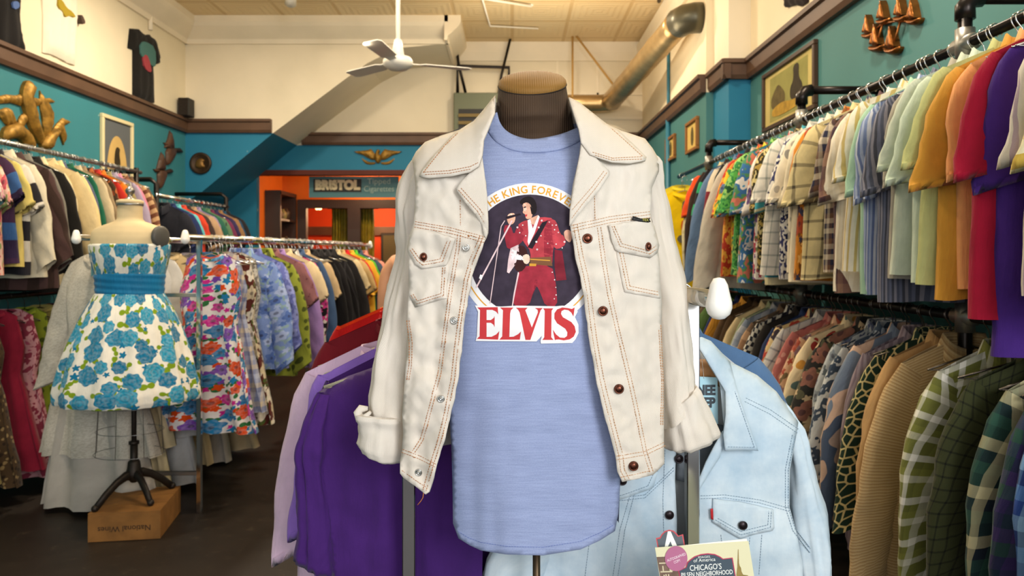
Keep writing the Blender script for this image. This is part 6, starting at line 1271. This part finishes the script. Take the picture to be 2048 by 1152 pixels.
loft(dense(sk, 5), 120, (FXC, FY), lambda q, z: (.030 * math.sin(q * 11 + 2.5 * nz(q * 1.5, z * 2)) + .018 * math.sin(q * 27 + 4 * nz(q, z * 3, 2))) * min(1, (zf(584) - z) * 6)).build('skirt', ROSE, dr, fixn=True)
# crate
cr_ = thing('wooden_crate', 'low wooden wine crate on the dark floor carrying the dress form', 'crate', ((A_ + C_) / 2))
CW = mat('crate_pine', '8a5f30', .7, 0, .25, .3, 9, .15, 90)
def board(nm, a, b, z0, z1, th, inn):
    d = (b - a).normalized(); n = V((-d.y, d.x, 0)); n = n if n.dot(inn) > 0 else -n; m = MB()
    vs = [V((p.x, p.y, z)) for z in (z0, z1) for p in (a, b, b + n * th, a + n * th)]; m.add(vs, [(3, 2, 1, 0), (4, 5, 6, 7), (0, 1, 5, 4), (1, 2, 6, 5), (2, 3, 7, 6), (3, 0, 4, 7)], 0, None, False); return m.build(nm, CW, cr_, fixn=True)
ctr = (A_ + C_) / 2
for a, b in ((A_, B_), (B_, C_), (C_, D_), (D_, A_)): board('side_panel', a, b, 0.002, HC - .011, .012, ctr - (a + b) / 2)
for i in range(3):
    a, b = lerp(A_, D_, i / 3 + .005), lerp(B_, C_, i / 3 + .005); w = (D_ - A_) / 3 * .97; m = MB(); vs = [V((p.x, p.y, z)) for z in (HC - .011, HC) for p in (a, b, b + w, a + w)]; m.add(vs, [(3, 2, 1, 0), (4, 5, 6, 7), (0, 1, 5, 4), (1, 2, 6, 5), (2, 3, 7, 6), (3, 0, 4, 7)], 0, None, False); m.build('top_board', CW, cr_, fixn=True)
d = (B_ - A_).normalized(); nrm = V((d.y, -d.x, 0)); BI = mat('crate_ink', '3a2614', .8)
for s, w, h, z in (('National Wines', .25, .028, .062),):
    vs, fs = text2d(s, 1, .01); x0, x1 = min(v[0] for v in vs), max(v[0] for v in vs); y0, y1 = min(v[1] for v in vs), max(v[1] for v in vs); c_ = (A_ + B_) / 2 + V((0, 0, z))
    m = MB(); m.add([c_ - d * ((x - x0) / (x1 - x0) - .5) * w - V((0, 0, ((y - y0) / (y1 - y0) - .5) * h)) + nrm * .0012 for x, y in vs], fs, 0, None, False); m.build('stencil_lettering', BI, cr_)
# ================================================================ a shopper partly behind the white jacket
def skin_body(name, mt, parent, chain, edges, lv=2):
    me = bpy.data.meshes.new(name); me.from_pydata([p for p, r in chain], edges, []); me.materials.append(mt)
    o = bpy.data.objects.new(name, me); C.objects.link(o)
    o.modifiers.new('skin', 'SKIN'); 
    for v, (p, r) in zip(me.skin_vertices[0].data, chain): v.radius = r if isinstance(r, tuple) else (r, r)
    me.skin_vertices[0].data[0].use_root = True
    s = o.modifiers.new('sub', 'SUBSURF'); s.levels = lv; s.render_levels = lv
    for p in me.polygons: p.use_smooth = True
    o.modifiers['skin'].use_smooth_shade = True
    if parent: o.parent = parent; o.matrix_parent_inverse = WM[parent].inverted(); WM[o] = Matrix.Identity(4)
    return o
PX, PY = -.615, 4.70
pr = thing('person', 'shopper in a dark navy tank top standing behind the white jacket, bare shoulder showing', 'person', (PX, PY, 0))
SK = mat('warm_skin', 'c58f6c', .55, 0, .4, .08, 12)
P = lambda x, y, z: V((PX + x, PY + y, z))
ch = [(P(0, 0, .93), (.15, .10)), (P(0, .0, 1.08), (.125, .085)), (P(0, -.01, 1.24), (.135, .09)), (P(0, -.005, 1.36), (.12, .08)), (P(0, 0, 1.45), (.055, .052)), (P(0, .01, 1.53), .052), (P(0, .03, 1.62), (.072, .088)), (P(0, .03, 1.72), (.068, .082)),
      (P(-.145, 0, 1.395), .056), (P(-.195, .0, 1.34), .050), (P(-.215, -.01, 1.20), .043), (P(-.225, .0, 1.08), .036), (P(-.215, .05, .95), .032), (P(-.205, .09, .84), .023), (P(-.20, .11, .78), (.034, .018)),
      (P(.145, 0, 1.395), .056), (P(.195, .0, 1.34), .050), (P(.215, -.01, 1.20), .043), (P(.225, .0, 1.08), .036), (P(.215, .05, .95), .032), (P(.205, .09, .84), .023), (P(.20, .11, .78), (.034, .018)),
      (P(-.09, 0, .86), .09), (P(-.095, 0, .66), .076), (P(-.095, .01, .48), .055), (P(-.095, -.01, .33), .052), (P(-.095, -.01, .10), .036), (P(-.095, .03, .05), .038), (P(-.1, .14, .03), .032),
      (P(.09, 0, .86), .09), (P(.095, 0, .66), .076), (P(.095, .01, .48), .055), (P(.095, -.01, .33), .052), (P(.095, -.01, .10), .036), (P(.095, .03, .05), .038), (P(.1, .14, .03), .032)]
ed = [(0, 1), (1, 2), (2, 3), (3, 4), (4, 5), (5, 6), (6, 7)] + [(3, 8)] + [(i, i + 1) for i in range(8, 14)] + [(3, 15)] + [(i, i + 1) for i in range(15, 21)] + [(0, 22)] + [(i, i + 1) for i in range(22, 28)] + [(0, 29)] + [(i, i + 1) for i in range(29, 35)]
skin_body('body', SK, pr, ch, ed)
for s in (-1, 1):
    for i, (dx, L) in enumerate(((-.026, .062), (-.009, .075), (.009, .070), (.026, .055))):
        b = P(s * .20 + dx * .3, .105 + dx, .765); skin_body('finger', SK, pr, [(b, .0095), (b + V((0, .008, -L * .45)), .009), (b + V((-s * .006, .012, -L)), .007)], [(0, 1), (1, 2)], 1)
    b = P(s * .195 - s * .01, .135, .80); skin_body('thumb', SK, pr, [(b, .011), (b + V((-s * .012, .018, -.03)), .010), (b + V((-s * .018, .02, -.055)), .008)], [(0, 1), (1, 2)], 1)
NAVY = mat('dark_navy_knit', '1b2130', .85, 0, .2, .15, 20)
skin_body('tank_top', NAVY, pr, [(P(0, 0, .86), (.172, .122)), (P(0, 0, .97), (.162, .115)), (P(0, -.0, 1.1), (.142, .102)), (P(0, -.01, 1.24), (.152, .108)), (P(0, -.008, 1.33), (.13, .095)), (P(-.085, 0, 1.435), (.022, .05)), (P(.085, 0, 1.435), (.022, .05))], [(0, 1), (1, 2), (2, 3), (3, 4), (4, 5), (4, 6)])
JEAN = mat('dark_jeans', '232c42', .85, 0, .2, .2, 14)
skin_body('trousers', JEAN, pr, [(P(0, 0, .93), (.165, .115))] + [(p, r + .014) for p, r in ch[22:27]] + [(p, r + .014) for p, r in ch[29:34]], [(0, 1), (1, 2), (2, 3), (3, 4), (4, 5), (0, 6), (6, 7), (7, 8), (8, 9), (9, 10)])
HAIR = mat('brown_hair', '3a2516', .5, 0, .4, .3, 40)
m = MB(); m.ball(P(0, .015, 1.685), (.092, .108, .112), 20); m.ball(P(0, -.06, 1.60), (.075, .06, .11), 16); m.build('hair', HAIR, pr)
m = MB()
for s in (-1, 1): m.ball(P(s * .088, .03, 1.635), (.012, .02, .032), 10)
m.ball(P(0, .145, 1.625), (.014, .018, .024), 10); m.build('ear_and_nose', SK, pr)
m = MB()
for s in (-1, 1): m.ball(P(s * .033, .117, 1.655), .012, 10)
m.build('eye', mat('eye_white', 'e8e4de', .3), pr)
m = MB(); m.ball(P(0, .122, 1.585), (.026, .010, .008), 12); m.build('mouth', mat('lip', 'a05a50', .5), pr)
for s in (-1, 1): m = MB(); m.ball(P(s * .098, .08, .045), (.05, .135, .045), 16); m.build('shoe', DARK, pr)
# ================================================================ light
def area(name, loc, aim, size, energy, color, sy=None, spread=PI):
    l = bpy.data.lights.new(name, 'AREA'); l.energy = energy; l.color = color; l.size = size; l.spread = spread
    if sy: l.shape = 'RECTANGLE'; l.size_y = sy
    o = bpy.data.objects.new(name, l); C.objects.link(o); o.location = loc
    o.rotation_euler = (V(aim) - V(loc)).to_track_quat('-Z', 'Y').to_euler(); return o
area('shop_window_daylight', (1.5, -1.6, 2.3), (0, 1.4, 1.25), 1.4, 110, (1, .98, .96), 1.5)
area('shop_window_daylight_wide', (.6, -2.4, 1.8), (0, 4, 1.2), 3.4, 62, (1, .98, .96), 2.6)
area('shop_window_daylight_side', (-2.2, -2.3, 2.2), (-1.5, 4, 1.2), 2.2, 30, (1, .98, .96), 2.6)
for x, y, e in ((-2.4, 3.2, 55), (-2.2, 6.0, 75), (.0, 4.4, 60), (.2, 7.0, 60), (1.0, 2.6, 55)):
    area('ceiling_spot', (x, y, 3.9), (x, y, 0), .25, e, (1, .86, .66))
for x, y, e in ((-1.6, 4.5, 40), (.4, 6.6, 45)): area('uplight', (x, y, 2.9), (x, y, 4), 1.2, e, (1, .82, .58))
def point(name, loc, e, col, r=.05):
    l = bpy.data.lights.new(name, 'POINT'); l.energy = e; l.color = col; l.shadow_soft_size = r
    o = bpy.data.objects.new(name, l); C.objects.link(o); o.location = loc
point('alcove_lamp', (-1.9, 9.5, 2.5), 26, (1, .75, .45)); point('fitting_room_lamp', (-2.2, 11.2, 2.1), 45, (1, .6, .3)); point('fitting_room_lamp', (-.9, 11.2, 2.2), 22, (1, .6, .3))
w = bpy.data.worlds.new('world'); SC.world = w; w.use_nodes = True
w.node_tree.nodes['Background'].inputs[0].default_value = (.95, .97, 1, 1); w.node_tree.nodes['Background'].inputs[1].default_value = .45
SC.view_settings.view_transform = 'Standard'; SC.view_settings.look = 'None'; SC.view_settings.exposure = 0
